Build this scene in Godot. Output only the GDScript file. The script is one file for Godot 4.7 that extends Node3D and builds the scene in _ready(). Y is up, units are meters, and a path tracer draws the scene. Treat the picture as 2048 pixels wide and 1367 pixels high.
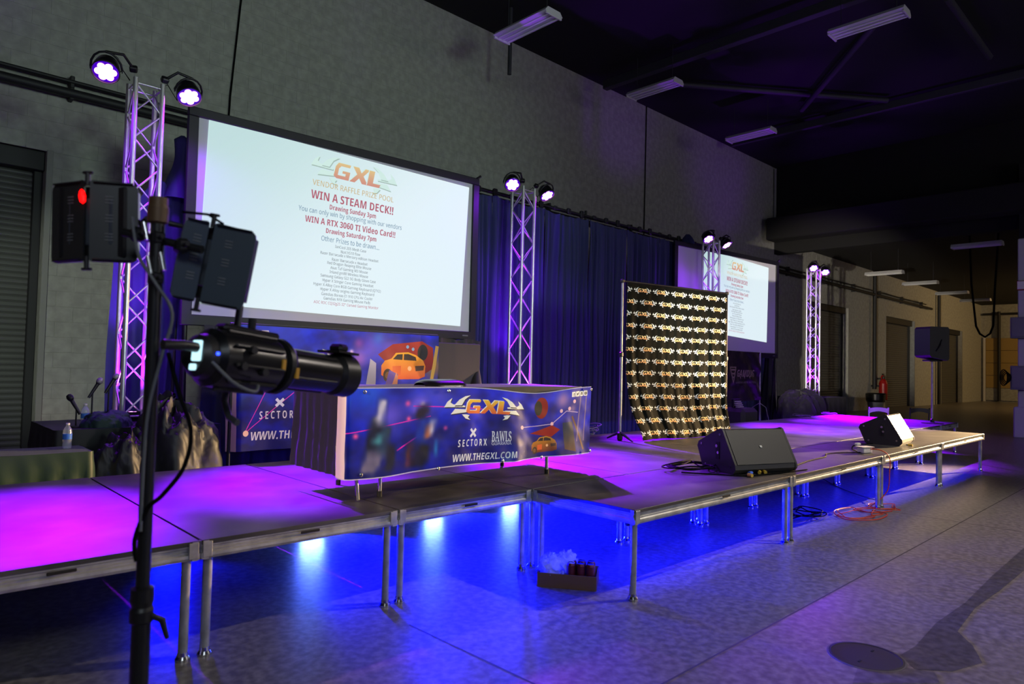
extends Node3D

# Event hall with a portable stage: x runs along the block wall away from the camera, z towards the audience.
var M := {}
var used := {}
var rng := RandomNumberGenerator.new()
const DECK := 0.62
const EYE := Vector3(0, 1.58, 0)

# ------------------------------------------------------------------ levels of the light
const PAR := 400.0
const SPILL := 4.2
const UPL := 22.0
const BLUE := 130.0
const SCREEN := 0.06
const KEY_A := 300.0
const KEY_B := 380.0
const KEY_D := 36.0
const WASH := 34.0
const BAR := 4.5
const KEY_C := 45.0
const WALL_SPOT := 38.0
const OVERHEAD := 24.0
const FRONT := 25.0
const FAR := 55.0
const HALL := 12.0
var S1 := [Vector2(0.219, -0.085), Vector2(3.886, -0.160), Vector2(3.787, -2.208), Vector2(0.158, -2.149)]
var S2 := [Vector2(1.0, -0.04), Vector2(3.627, -0.198), Vector2(3.573, -2.022), Vector2(1.05, -1.87)]

func _ready() -> void:
	rng.seed = 7
	# camera
	var cam := Camera3D.new()
	cam.name = "camera"
	var r := Vector3(0.72181341, 0.02348457, 0.69168914); var u := Vector3(-0.04019579, 0.99915962, 0.00802242); var f := Vector3(0.69091945, 0.03359368, -0.7221508)
	cam.transform = Transform3D(Basis(r, u, -f), EYE)
	add_child(cam)
	var at := CameraAttributesPhysical.new()
	at.frustum_focal_length = 23.835
	at.frustum_focus_distance = 8.5
	at.exposure_aperture = 2.8
	cam.attributes = at
	cam.current = true
	# air and exposure
	var we := WorldEnvironment.new()
	we.name = "environment"
	var e := Environment.new()
	e.background_mode = Environment.BG_COLOR
	e.background_color = Color(0, 0, 0)
	e.tonemap_mode = Environment.TONE_MAPPER_LINEAR
	e.tonemap_exposure = 1.0
	e.sdfgi_enabled = true
	e.ssao_enabled = true
	e.ssil_enabled = true
	we.environment = e
	add_child(we)
	# unseen lamps, all out of view, each placed for what it lights
	lamp("unseen_overhead_lamp", Vector3(9.2, 6.3, 0.1), Vector3(6.0, 0.0, -2.4), Color(1.0, 0.95, 0.90), OVERHEAD, 52.0, 0.7, 0.12)  # out of view overhead, placed to light the floor and cast leg shadows
	lamp("unseen_far_lamp", Vector3(17.6, 2.5, -1.5), Vector3(11.3, 0.62, -3.3), Color(1.0, 0.84, 0.62), KEY_B, 19.0, 1.0, 0.02)  # out of view at the far right, lights deck and backdrop warm
	far_flag(Vector3(17.6, 2.5, -1.5))
	lamp("unseen_far_wide_lamp", Vector3(17.6, 2.9, -1.2), Vector3(2.4, 1.2, -6.0), Color(1.0, 0.76, 0.48), KEY_C, 12.0, 0.6, 0.05)  # out of view, placed to warm the left tower, cloths and stand
	lamp("unseen_near_lamp", Vector3(-3.4, 2.6, -1.2), Vector3(2.4, 1.15, -4.4), Color(1.0, 0.86, 0.74), KEY_D, 8.5, 0.8, 0.05)  # out of view at the left, placed to light the banner edge
	lamp("unseen_near_wash", Vector3(-3.4, 2.7, -1.2), Vector3(1.9, 1.9, -10.5), Color(0.95, 1.0, 0.92), WASH, 10.0, 0.8, 0.1)  # out of view at the left, placed to light the wall by the door
	lamp("unseen_wall_spot", Vector3(3.5, 3.2, 6.0), Vector3(5.4, 4.3, -10.5), Color(0.86, 1.0, 0.90), WALL_SPOT, 23.0, 0.85, 0.8)  # out of view, placed to light the wall round the wide screen
	var hg := AreaLight3D.new()
	hg.name = "unseen_near_area_light"  # unseen area light behind the camera, lights the stand and near floor
	hg.area_size = Vector2(3.0, 1.2)
	hg.light_color = Color(0.9, 0.95, 1.0)
	hg.light_energy = HALL
	hg.area_range = 100.0
	hg.shadow_enabled = true
	add_child(hg)
	hg.look_at_from_position(Vector3(-1.5, 5.0, 3.5), Vector3(3.0, 0.5, -4.0))
	var hw := hg.duplicate() as AreaLight3D
	hw.name = "unseen_hall_area_light"  # unseen area light in the hall, softly lights wall and front faces
	hw.area_size = Vector2(10.0, 2.5)
	hw.light_color = Color(1.0, 0.98, 1.0)
	hw.light_energy = FRONT
	add_child(hw)
	hw.look_at_from_position(Vector3(12.0, 4.0, 11.0), Vector3(12.0, 4.6, -10.0))
	lamp("unseen_end_lamp", Vector3(42.0, 5.4, 3.0), Vector3(47.0, 1.5, -9.0), Color(1.0, 0.82, 0.55), FAR, 80.0, 0.9, 0.3)  # out of view, placed to light the far walls warm
	make_materials()
	make_room()
	make_ceiling_lamps()
	make_stage()
	make_towers()
	make_screens()
	make_curtains()
	make_table()
	make_backdrop()
	make_speakers()
	make_cables()
	make_left_side()
	make_floor_things()
	make_stand()

func far_flag(src: Vector3) -> void: # added black plate out of view, cuts the warm beam along the stage front
	var a := src + (Vector3(14.6, DECK - 0.1, -2.72) - src).normalized() * 0.6
	var b := src + (Vector3(3.0, DECK - 0.1, -2.72) - src).normalized() * 0.6
	var run := (b - a).normalized()
	var ray_ := (a - src).normalized()
	var w := run.cross(ray_).normalized()
	if w.y > 0.0: w = -w
	a -= run * 0.5; b += run * 0.3
	var m := MB.new()
	var t := ray_ * 0.004
	m.quad(a - t, b - t, b - t + w * 0.6, a - t + w * 0.6)
	m.quad(b + t, a + t, a + t + w * 0.6, b + t + w * 0.6)
	m.quad(a + t, b + t, b - t, a - t)
	tag(obj("added_blocker", m, mat("blocker_black", Color(0.05, 0.05, 0.05), 0.8)), "unseen black plate added beyond the far right of the stage, keeping warm light off the floor", "light_blocker")

func lamp(nm: String, at: Vector3, to: Vector3, c: Color, e: float, ang: float, blend: float, size: float) -> void:
	var l := SpotLight3D.new()
	l.name = nm
	l.light_color = c; l.light_energy = e; l.spot_angle = ang; l.spot_angle_attenuation = blend; l.light_size = size
	l.spot_range = 120.0; l.spot_attenuation = 2.0; l.shadow_enabled = true
	add_child(l)
	l.look_at_from_position(at, to)

# ------------------------------------------------------------------ mesh builder
class MB:
	var v := PackedVector3Array()
	var n := PackedVector3Array()
	var t := PackedVector2Array()
	var i := PackedInt32Array()
	var xf := Transform3D()
	func vert(p: Vector3, nn: Vector3, uv := Vector2.ZERO) -> int:
		v.append(xf * p)
		n.append((xf.basis * nn).normalized())
		t.append(uv)
		return v.size() - 1
	func tri(a: int, b: int, c: int) -> void: # counter-clockwise outwards, stored clockwise
		i.append(a); i.append(c); i.append(b)
	func quad(a: Vector3, b: Vector3, c: Vector3, d: Vector3, u0 := Vector2(0, 1), u1 := Vector2(1, 1), u2 := Vector2(1, 0), u3 := Vector2(0, 0)) -> void:
		var nn := (b - a).cross(d - a)
		if nn.length_squared() < 1e-14: nn = (c - b).cross(d - c)
		nn = nn.normalized()
		var k := vert(a, nn, u0)
		vert(b, nn, u1); vert(c, nn, u2); vert(d, nn, u3)
		tri(k, k + 1, k + 2); tri(k, k + 2, k + 3)
	func face3(a: Vector3, b: Vector3, c: Vector3) -> void:
		var nn := (b - a).cross(c - a).normalized()
		var k := vert(a, nn)
		vert(b, nn); vert(c, nn)
		tri(k, k + 1, k + 2)
	func box(c: Vector3, s: Vector3, ch := 0.0) -> void:
		var h := s * 0.5
		if ch <= 0.0:
			for ax in 3:
				for sg in [-1.0, 1.0]:
					var u := Vector3.ZERO; var w := Vector3.ZERO; var d := Vector3.ZERO
					d[ax] = sg * h[ax]; u[(ax + 1) % 3] = h[(ax + 1) % 3] * sg; w[(ax + 2) % 3] = h[(ax + 2) % 3]
					quad(c + d - u - w, c + d + u - w, c + d + u + w, c + d - u + w)
			return
		ch = min(ch, min(h.x, min(h.y, h.z)) * 0.95)
		var g := h - Vector3.ONE * ch
		for ax in 3:
			var a1 := (ax + 1) % 3; var a2 := (ax + 2) % 3
			for sg in [-1.0, 1.0]:
				var u := Vector3.ZERO; var w := Vector3.ZERO; var d := Vector3.ZERO
				d[ax] = sg * h[ax]; u[a1] = g[a1] * sg; w[a2] = g[a2]
				quad(c + d - u - w, c + d + u - w, c + d + u + w, c + d - u + w)
		for ax in 3: # twelve edges
			var a1 := (ax + 1) % 3; var a2 := (ax + 2) % 3
			for s1 in [-1.0, 1.0]:
				for s2 in [-1.0, 1.0]:
					var p := Vector3.ZERO; var q := Vector3.ZERO; var l := Vector3.ZERO
					p[a1] = s1 * h[a1]; p[a2] = s2 * g[a2]
					q[a1] = s1 * g[a1]; q[a2] = s2 * h[a2]
					l[ax] = g[ax]
					_out(c, c + p - l, c + q - l, c + q + l, c + p + l)
		for sx in [-1.0, 1.0]:
			for sy in [-1.0, 1.0]:
				for sz in [-1.0, 1.0]:
					var a := c + Vector3(sx * h.x, sy * g.y, sz * g.z)
					var b := c + Vector3(sx * g.x, sy * h.y, sz * g.z)
					var e := c + Vector3(sx * g.x, sy * g.y, sz * h.z)
					if (b - a).cross(e - a).dot(a - c) > 0: face3(a, b, e)
					else: face3(a, e, b)
	func _out(c: Vector3, a: Vector3, b: Vector3, d: Vector3, e: Vector3) -> void:
		if (b - a).cross(e - a).dot((a + d) * 0.5 - c) > 0: quad(a, b, d, e)
		else: quad(e, d, b, a)
	func tube(pts: Array, r, sides := 8, caps := true) -> void:
		var N := pts.size()
		var up := Vector3.UP
		var d0: Vector3 = (pts[1] - pts[0]).normalized()
		if absf(d0.dot(up)) > 0.95: up = Vector3.RIGHT
		var side := d0.cross(up).normalized()
		var base := v.size()
		for k in N:
			var d: Vector3 = (pts[mini(k + 1, N - 1)] - pts[maxi(k - 1, 0)]).normalized()
			side = (side - d * side.dot(d)).normalized()
			var up2 := side.cross(d)
			var rr: float = r[k] if r is Array else r
			for s in sides:
				var a := TAU * s / sides
				var nn := side * cos(a) + up2 * sin(a)
				vert(pts[k] + nn * rr, nn, Vector2(float(s) / sides, float(k) / (N - 1)))
		for k in N - 1:
			for s in sides:
				var a := base + k * sides + s
				var b := base + k * sides + (s + 1) % sides
				tri(a, a + sides, b + sides); tri(a, b + sides, b)
		if caps:
			for e in 2:
				var k := 0 if e == 0 else N - 1
				var d: Vector3 = ((pts[1] - pts[0]) if e == 0 else (pts[N - 1] - pts[N - 2])).normalized() * (-1 if e == 0 else 1)
				var cc := vert(pts[k], d)
				var f := v.size()
				for s in sides:
					var q := v[base + k * sides + s]
					v.append(q); n.append((xf.basis * d).normalized()); t.append(Vector2.ZERO)
				for s in sides:
					if e == 0: tri(cc, f + s, f + (s + 1) % sides)
					else: tri(cc, f + (s + 1) % sides, f + s)
	func cyl(a: Vector3, b: Vector3, r: float, sides := 12) -> void:
		tube([a, b], r, sides)
	func lathe(p: Array, sides := 24) -> void: # profile of Vector2(radius, y), from the bottom up on the outside
		for k in p.size() - 1:
			var a: Vector2 = p[k]; var b: Vector2 = p[k + 1]
			var d := b - a
			var nr := Vector2(d.y, -d.x).normalized()
			var base := v.size()
			for s in sides + 1:
				var an := TAU * s / sides
				var o := Vector3(cos(an), 0, sin(an))
				var nn := o * nr.x + Vector3.UP * nr.y
				vert(o * a.x + Vector3.UP * a.y, nn, Vector2(float(s) / sides, 0))
				vert(o * b.x + Vector3.UP * b.y, nn, Vector2(float(s) / sides, 1))
			for s in sides:
				var q := base + s * 2
				tri(q, q + 1, q + 3); tri(q, q + 3, q + 2)
	func prism(poly: PackedVector2Array, z0: float, z1: float) -> void: # polygon in xy, extruded along z
		if Geometry2D.is_polygon_clockwise(poly): # godot: clockwise with y down
			poly.reverse()
		var area := 0.0
		for k in poly.size():
			area += poly[k].cross(poly[(k + 1) % poly.size()])
		if area < 0: poly.reverse()
		var tr := Geometry2D.triangulate_polygon(poly)
		for e in 2:
			var z := z1 if e == 0 else z0
			var nn := Vector3(0, 0, 1 if e == 0 else -1)
			var base := v.size()
			for q in poly: vert(Vector3(q.x, q.y, z), nn, q)
			for k in range(0, tr.size(), 3):
				var a := tr[k]; var b := tr[k + 1]; var c := tr[k + 2]
				if ((poly[b] - poly[a]).cross(poly[c] - poly[a]) > 0) != (e == 0):
					var s := b; b = c; c = s
				tri(base + a, base + b, base + c)
		for k in poly.size():
			var a := poly[k]; var b := poly[(k + 1) % poly.size()]
			quad(Vector3(a.x, a.y, z1), Vector3(a.x, a.y, z0), Vector3(b.x, b.y, z0), Vector3(b.x, b.y, z1))
	func grid(nx: int, ny: int, f: Callable) -> void: # f(u, v) -> Vector3; u to the right, v downwards seen from the front
		var P := []
		for y in ny + 1:
			for x in nx + 1: P.append(f.call(float(x) / nx, float(y) / ny))
		var base := v.size()
		for y in ny + 1:
			for x in nx + 1:
				var l: Vector3 = P[y * (nx + 1) + maxi(x - 1, 0)]; var r: Vector3 = P[y * (nx + 1) + mini(x + 1, nx)]
				var u: Vector3 = P[maxi(y - 1, 0) * (nx + 1) + x]; var d: Vector3 = P[mini(y + 1, ny) * (nx + 1) + x]
				var nn := (r - l).cross(u - d)
				if nn.length_squared() < 1e-16: nn = Vector3.UP
				vert(P[y * (nx + 1) + x], nn.normalized(), Vector2(float(x) / nx, float(y) / ny))
		for y in ny:
			for x in nx:
				var a := base + y * (nx + 1) + x
				tri(a, a + nx + 1, a + nx + 2); tri(a, a + nx + 2, a + 1)
	func mesh() -> ArrayMesh:
		var arr := []
		arr.resize(Mesh.ARRAY_MAX)
		arr[Mesh.ARRAY_VERTEX] = v; arr[Mesh.ARRAY_NORMAL] = n; arr[Mesh.ARRAY_TEX_UV] = t; arr[Mesh.ARRAY_INDEX] = i
		var m := ArrayMesh.new()
		m.add_surface_from_arrays(Mesh.PRIMITIVE_TRIANGLES, arr)
		return m

func numbered(nm: String) -> String:
	var k: int = used.get(nm, 0)
	used[nm] = k + 1
	return nm if k == 0 else "%s_%03d" % [nm, k]

func put(called: String, mesh: Mesh, m: Material, parent: Node = null) -> MeshInstance3D:
	var o := MeshInstance3D.new()
	o.mesh = mesh
	o.material_override = m
	if parent == null:
		o.name = numbered(called)
		add_child(o)
	else:
		o.name = called
		parent.add_child(o, true)
	return o

func obj(called: String, b: MB, m: Material, parent: Node = null) -> MeshInstance3D:
	return put(called, b.mesh(), m, parent)

func tag(o: Node, label: String, category: String, group := "") -> Node:
	o.set_meta("label", label)
	o.set_meta("category", category)
	if group: o.set_meta("group", group)
	return o

func thing(called: String, label: String, category: String, at := Vector3.ZERO, turn := 0.0, group := "") -> Node3D:
	var o := Node3D.new()
	o.name = numbered(called)
	add_child(o)
	o.position = at
	o.rotation.y = turn
	tag(o, label, category, group)
	return o

func struct(called: String, b: MB, m: Material, label := "") -> MeshInstance3D:
	var o := obj(called, b, m)
	o.set_meta("kind", "structure")
	if label: o.set_meta("label", label)
	return o

func dup(src: Node3D, label: String, at: Vector3, turn := 0.0) -> Node3D:
	var c: Node3D = src.duplicate()
	c.name = numbered(String(src.name).rstrip("0123456789").trim_suffix("_"))
	add_child(c)
	c.position = at
	c.rotation.y = turn
	c.set_meta("label", label)
	return c

func basis_to(fwd: Vector3, up := Vector3.UP) -> Basis: # local +z looks along fwd
	var z := fwd.normalized()
	var x := up.cross(z).normalized()
	return Basis(x, z.cross(x), z)

# ------------------------------------------------------------------ materials
func mat(key: String, c: Color, rough := 0.6, metal := 0.0) -> StandardMaterial3D:
	if M.has(key): return M[key]
	var m := StandardMaterial3D.new()
	m.resource_name = key
	m.albedo_color = c
	m.roughness = rough
	m.metallic = metal
	M[key] = m
	return m

func noise(freq: float, seed_: int, oct := 4, kind := FastNoiseLite.TYPE_SIMPLEX_SMOOTH) -> FastNoiseLite:
	var f := FastNoiseLite.new()
	f.noise_type = kind
	f.frequency = freq
	f.seed = seed_
	f.fractal_octaves = oct
	return f

func ntex(f: FastNoiseLite, size: int, c0: Color, c1: Color, p0 := 0.0, p1 := 1.0) -> NoiseTexture2D:
	var g := Gradient.new()
	g.offsets = PackedFloat32Array([p0, p1])
	g.colors = PackedColorArray([c0, c1])
	var x := NoiseTexture2D.new()
	x.width = size; x.height = size
	x.seamless = true
	x.noise = f
	x.color_ramp = g
	return x

func grain(m: StandardMaterial3D, f: FastNoiseLite, lo: float, hi: float, scale: float, world := true, bump := 0.0) -> void:
	m.albedo_texture = ntex(f, 512, Color(lo, lo, lo), Color(hi, hi, hi), 0.2, 0.8)
	m.uv1_triplanar = true
	m.uv1_world_triplanar = world
	m.uv1_scale = Vector3.ONE * scale
	if bump > 0.0:
		m.heightmap_enabled = true
		m.heightmap_texture = m.albedo_texture
		m.heightmap_scale = bump

func glow(key: String, c: Color, e: float, base := Color(0.02, 0.02, 0.02)) -> StandardMaterial3D:
	var m := mat(key, base, 0.3)
	m.emission_enabled = true
	m.emission = c
	m.emission_energy_multiplier = e
	return m

func make_materials() -> void:
	grain(mat("block_paint", Color(0.64, 0.64, 0.61), 0.8), noise(0.03, 3), 0.9, 1.0, 0.35, true, 0.1)
	mat("mortar", Color(0.5, 0.5, 0.48), 0.9)
	grain(mat("concrete", Color(0.56, 0.53, 0.50), 0.35), noise(0.05, 11, 6), 0.74, 1.0, 0.55)
	mat("black_ceiling", Color(0.055, 0.055, 0.062), 0.9)
	mat("black_steel", Color(0.10, 0.10, 0.11), 0.6, 0.0)
	mat("joist_paint", Color(0.2, 0.2, 0.22), 0.6)
	grain(mat("deck_board", Color(0.30, 0.29, 0.285), 0.45), noise(0.012, 21, 5), 0.6, 1.0, 0.3)
	M.deck_board.metallic_specular = 0.55
	grain(mat("aluminium", Color(0.72, 0.72, 0.71), 0.42, 0.45), noise(0.02, 5), 0.8, 1.0, 0.7)
	mat("truss_alu", Color(0.86, 0.86, 0.86), 0.3, 0.75)
	mat("chrome", Color(0.8, 0.8, 0.8), 0.2, 1.0)
	mat("dark_gap", Color(0.05, 0.05, 0.055), 0.8)
	mat("black_plastic", Color(0.10, 0.10, 0.105), 0.45)
	mat("black_gloss", Color(0.07, 0.07, 0.075), 0.28)
	mat("black_metal", Color(0.11, 0.11, 0.11), 0.4, 0.3)
	mat("rubber", Color(0.07, 0.07, 0.07), 0.8)
	mat("cable_black", Color(0.05, 0.05, 0.05), 0.7)
	M.cable_black.metallic_specular = 0.15
	mat("cable_grey", Color(0.36, 0.37, 0.38), 0.5)
	mat("cable_orange", Color(0.82, 0.27, 0.08), 0.45)
	mat("white_plastic", Color(0.88, 0.87, 0.84), 0.4)
	mat("frame_black", Color(0.09, 0.09, 0.11), 0.55)
	grain(mat("navy_drape", Color(0.20, 0.22, 0.42), 0.75), noise(0.2, 8), 0.8, 1.0, 2.0)
	M.navy_drape.rim_enabled = true; M.navy_drape.rim = 0.4; M.navy_drape.rim_tint = 0.6
	grain(mat("black_cloth", Color(0.15, 0.15, 0.165), 0.7), noise(0.2, 9), 0.8, 1.0, 2.0)
	M.black_cloth.rim_enabled = true; M.black_cloth.rim = 0.25; M.black_cloth.rim_tint = 0.4
	mat("satin_black", Color(0.12, 0.12, 0.13), 0.48)
	mat("green_cloth", Color(0.17, 0.26, 0.15), 0.5)
	M.green_cloth.rim_enabled = true; M.green_cloth.rim = 0.4
	mat("screen_fabric", Color(0.80, 0.80, 0.82), 0.85)
	mat("grille", Color(0.20, 0.20, 0.19), 0.55)
	mat("cabinet_black", Color(0.12, 0.12, 0.12), 0.5)
	mat("lamp_white", Color(0.80, 0.80, 0.80), 0.4)
	mat("roll_door", Color(0.30, 0.30, 0.29), 0.55, 0.0)
	mat("red_paint", Color(0.62, 0.08, 0.07), 0.35)
	mat("cardboard", Color(0.45, 0.33, 0.22), 0.85)
	mat("grey_box", Color(0.45, 0.46, 0.47), 0.5)
	mat("column_paint", Color(0.72, 0.73, 0.73), 0.6)
	mat("tan_panel", Color(0.62, 0.52, 0.30), 0.6)
	mat("drain_iron", Color(0.14, 0.13, 0.14), 0.55, 0.2)
	glow("led_purple", Color(0.95, 0.55, 1.0), 9.0)
	glow("led_plate", Color(0.35, 0.0, 1.0), 0.5, Color(0.05, 0.02, 0.1))
	glow("led_blue", Color(0.3, 0.42, 1.0), 130.0)
	glow("led_red", Color(1.0, 0.02, 0.02), 5.0)
	glow("led_dot", Color(0.15, 0.25, 1.0), 6.0)
	glow("led_white", Color(0.75, 0.95, 1.0), 1.4)
	glow("lens_warm", Color(1.0, 0.62, 0.3), 0.9)

# ------------------------------------------------------------------ flat print: polygons and lettering drawn into images
func fill_poly(img: Image, pts: PackedVector2Array, c0: Color, c1 = null) -> void: # c0 at the top, c1 at the bottom
	var y0 := INF; var y1 := -INF
	for p in pts:
		y0 = minf(y0, p.y); y1 = maxf(y1, p.y)
	for y in range(maxi(0, floori(y0)), mini(img.get_height(), ceili(y1) + 1)):
		var yc := y + 0.5
		var xs := PackedFloat32Array()
		for k in pts.size():
			var a := pts[k]; var b := pts[(k + 1) % pts.size()]
			if (a.y <= yc) != (b.y <= yc): xs.append(a.x + (yc - a.y) / (b.y - a.y) * (b.x - a.x))
		xs.sort()
		var col: Color = c0 if c1 == null else c0.lerp(c1, clampf((yc - y0) / maxf(y1 - y0, 1.0), 0, 1))
		for k in range(0, xs.size() - 1, 2):
			var xa := roundi(xs[k]); var xb := roundi(xs[k + 1])
			if xb > xa: img.fill_rect(Rect2i(xa, y, xb - xa, 1), col)

func fill_tris(img: Image, arr: Array, org: Vector2, sc: Vector2, col: Color, shear := 0.0) -> void:
	var v: PackedVector3Array = arr[Mesh.ARRAY_VERTEX]
	var ix = arr[Mesh.ARRAY_INDEX]
	var cnt: int = ix.size() if ix != null and ix.size() else v.size()
	for k in range(0, cnt, 3):
		var p := PackedVector2Array()
		for j in 3:
			var q: Vector3 = v[ix[k + j]] if ix != null and ix.size() else v[k + j]
			p.append(org + Vector2((q.x + shear * q.y) * sc.x, -q.y * sc.y))
		fill_poly(img, p, col)

var fonts := {}
func font(kind: String) -> SystemFont:
	if not fonts.has(kind):
		var f := SystemFont.new()
		f.font_names = PackedStringArray(["Droid Serif" if kind.begins_with("serif") else "Droid Sans"])
		f.font_weight = 700 if kind.ends_with("bold") else 400
		fonts[kind] = f
	return fonts[kind]

func text(img: Image, s: String, cx: float, cy: float, w: float, h: float, col: Color, kind := "sans", shear := 0.0) -> void:
	# lettering fitted to the width w (or, if w is 0, to its own proportions) and the height h of its capitals, centred at cx, cy
	var tm := TextMesh.new()
	tm.text = s
	tm.font = font(kind)
	tm.font_size = 64
	tm.pixel_size = 0.01
	tm.depth = 0.0
	tm.curve_step = 4.0
	var arr := tm.get_mesh_arrays() if tm.has_method("get_mesh_arrays") else tm.surface_get_arrays(0)
	var v: PackedVector3Array = arr[Mesh.ARRAY_VERTEX]
	if v.is_empty(): return
	var lo := v[0]; var hi := v[0]
	for q in v:
		lo = lo.min(q); hi = hi.max(q)
	var size := hi - lo
	var cap := 0.46
	var sy := h / cap
	var sx := w / size.x if w > 0.0 else sy
	var base := 0.0
	if lo.y > -0.05 or true: base = lo.y
	var mid := Vector2((lo.x + hi.x) * 0.5, (lo.y + hi.y) * 0.5)
	fill_tris(img, arr, Vector2(cx - mid.x * sx - shear * mid.y * sx, cy + mid.y * sy), Vector2(sx, sy), col, shear)

var flat := 1.0 # how much emblems are squashed in height
func pv(a: Array, cx: float, cy: float, s: float, flip := false) -> PackedVector2Array:
	var p := PackedVector2Array()
	for k in range(0, a.size(), 2):
		p.append(Vector2(cx + (a[k] if not flip else -a[k]) * s, cy + a[k + 1] * s * flat))
	return p

func crest(img: Image, cx: float, cy: float, w: float, wing: Color, g0: Color, g1: Color, edge = null) -> void:
	# the winged three-letter emblem, w wide
	var s := w * 0.5
	var wings := [
		[-1.0, 0.02, -0.93, -0.12, -0.82, -0.22, -0.86, -0.10, -0.80, -0.05, -0.52, -0.01, -0.52, 0.03],
		[-0.86, 0.21, -0.76, 0.07, -0.46, 0.09, -0.46, 0.16],
		[-0.78, -0.02, -0.66, -0.17, -0.52, -0.26, -0.38, -0.29, -0.52, -0.18, -0.60, -0.02],
		[-0.60, 0.22, -0.50, 0.22, -0.42, 0.24, -0.46, 0.30, -0.40, 0.37, -0.52, 0.33]]
	for a in wings:
		for f in [false, true]:
			if edge != null:
				var e := pv(a, cx + s * 0.012, cy + s * 0.02, s, f)
				fill_poly(img, e, edge)
			fill_poly(img, pv(a, cx, cy, s, f), wing)
	var gl := [
		[-0.46, -0.08, -0.40, -0.17, -0.12, -0.17, -0.14, -0.10, -0.34, -0.10, -0.39, -0.04, -0.41, 0.12, -0.24, 0.12, -0.23, 0.06, -0.31, 0.06, -0.30, 0.0, -0.13, 0.0, -0.16, 0.20, -0.44, 0.20, -0.50, 0.15],
		[-0.07, -0.17, 0.07, -0.17, 0.13, -0.05, 0.22, -0.17, 0.33, -0.17, 0.18, 0.01, 0.29, 0.20, 0.15, 0.20, 0.08, 0.08, -0.02, 0.20, -0.14, 0.20, 0.03, 0.0],
		[0.32, -0.17, 0.45, -0.17, 0.41, 0.12, 0.60, 0.12, 0.56, 0.20, 0.27, 0.20]]
	for a in gl:
		if edge != null: fill_poly(img, pv(a, cx - s * 0.02, cy - s * 0.012, s), wing)
		fill_poly(img, pv(a, cx, cy, s), g0, g1)

func soft_back(w: int, h: int, seed_: int, spots: Array, base0: Color, base1: Color) -> Image:
	# a blurred stage-light picture: washes and round blurs on blue, computed small and enlarged
	var sw := w / 8; var sh := h / 8
	var img := Image.create(sw, sh, false, Image.FORMAT_RGB8)
	var f := noise(0.035, seed_, 3)
	for y in sh:
		for x in sw:
			var u := float(x) / sw; var v := float(y) / sh
			var k := f.get_noise_2d(x * 0.7 + y * 0.5, y - x * 0.3) * 0.5 + 0.5
			var c := base0.lerp(base1, clampf(k * 1.2 - v * 0.55, 0, 1))
			for q in spots:
				var d = Vector2((u - q[0]) * float(w) / h, v - q[1]).length() / q[2]
				if d < 1.6: c = c.lerp(q[3], exp(-d * d * 2.2) * q[4])
			img.set_pixel(x, y, c)
	img.resize(w, h, Image.INTERPOLATE_CUBIC)
	return img

func ray(img: Image, a: Vector2, b: Vector2, w: float, c: Color) -> void:
	var d := (b - a).normalized().orthogonal() * w * 0.5
	fill_poly(img, PackedVector2Array([a + d, b + d, b - d, a - d]), c)

func disc(img: Image, cx: float, cy: float, r: float, c: Color, sq := 1.0) -> void:
	var p := PackedVector2Array()
	for k in 28: p.append(Vector2(cx + cos(TAU * k / 28) * r, cy + sin(TAU * k / 28) * r * sq))
	fill_poly(img, p, c)

func rrect(img: Image, x: float, y: float, w: float, h: float, r: float, c: Color) -> void:
	var p := PackedVector2Array()
	var cs := [Vector2(x + w - r, y + r), Vector2(x + w - r, y + h - r), Vector2(x + r, y + h - r), Vector2(x + r, y + r)]
	for q in 4:
		for k in 5:
			var a := -PI / 2 + q * PI / 2 + k * PI / 8
			p.append(cs[q] + Vector2(cos(a), sin(a)) * r)
	fill_poly(img, p, c)

func socials(img: Image, x: float, y: float, s: float, on: Color, off: Color) -> void: # four square icons
	for k in 4:
		rrect(img, x + k * s * 1.12, y, s, s, s * (0.3 if k == 2 else 0.1), on)
	text(img, "f", x + s * 0.62, y + s * 0.58, 0, s * 0.62, off, "sans_bold")
	var o := Vector2(x + s * 1.62, y + s * 0.5)
	fill_poly(img, PackedVector2Array([o + Vector2(-0.3, -0.22) * s, o + Vector2(-0.02, -0.05) * s, o + Vector2(0.06, -0.24) * s, o + Vector2(0.2, -0.22) * s, o + Vector2(0.32, -0.26) * s, o + Vector2(0.24, -0.05) * s, o + Vector2(0.12, 0.2) * s, o + Vector2(-0.1, 0.28) * s, o + Vector2(-0.32, 0.2) * s, o + Vector2(-0.14, 0.14) * s]), off)
	o = Vector2(x + s * 2.74, y + s * 0.5)
	fill_poly(img, PackedVector2Array([o + Vector2(-0.2, -0.22) * s, o + Vector2(0.2, -0.22) * s, o + Vector2(0.34, 0.2) * s, o + Vector2(0.18, 0.26) * s, o + Vector2(0.1, 0.16) * s, o + Vector2(-0.1, 0.16) * s, o + Vector2(-0.18, 0.26) * s, o + Vector2(-0.34, 0.2) * s]), off)
	for e in [-1, 1]: disc(img, o.x + e * s * 0.12, o.y, s * 0.07, on)
	o = Vector2(x + s * 3.86, y + s * 0.5)
	rrect(img, o.x - s * 0.32, o.y - s * 0.24, s * 0.64, s * 0.5, s * 0.12, off)
	fill_poly(img, PackedVector2Array([o + Vector2(-0.1, -0.12) * s, o + Vector2(0.16, 0.01) * s, o + Vector2(-0.1, 0.14) * s]), on)

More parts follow.
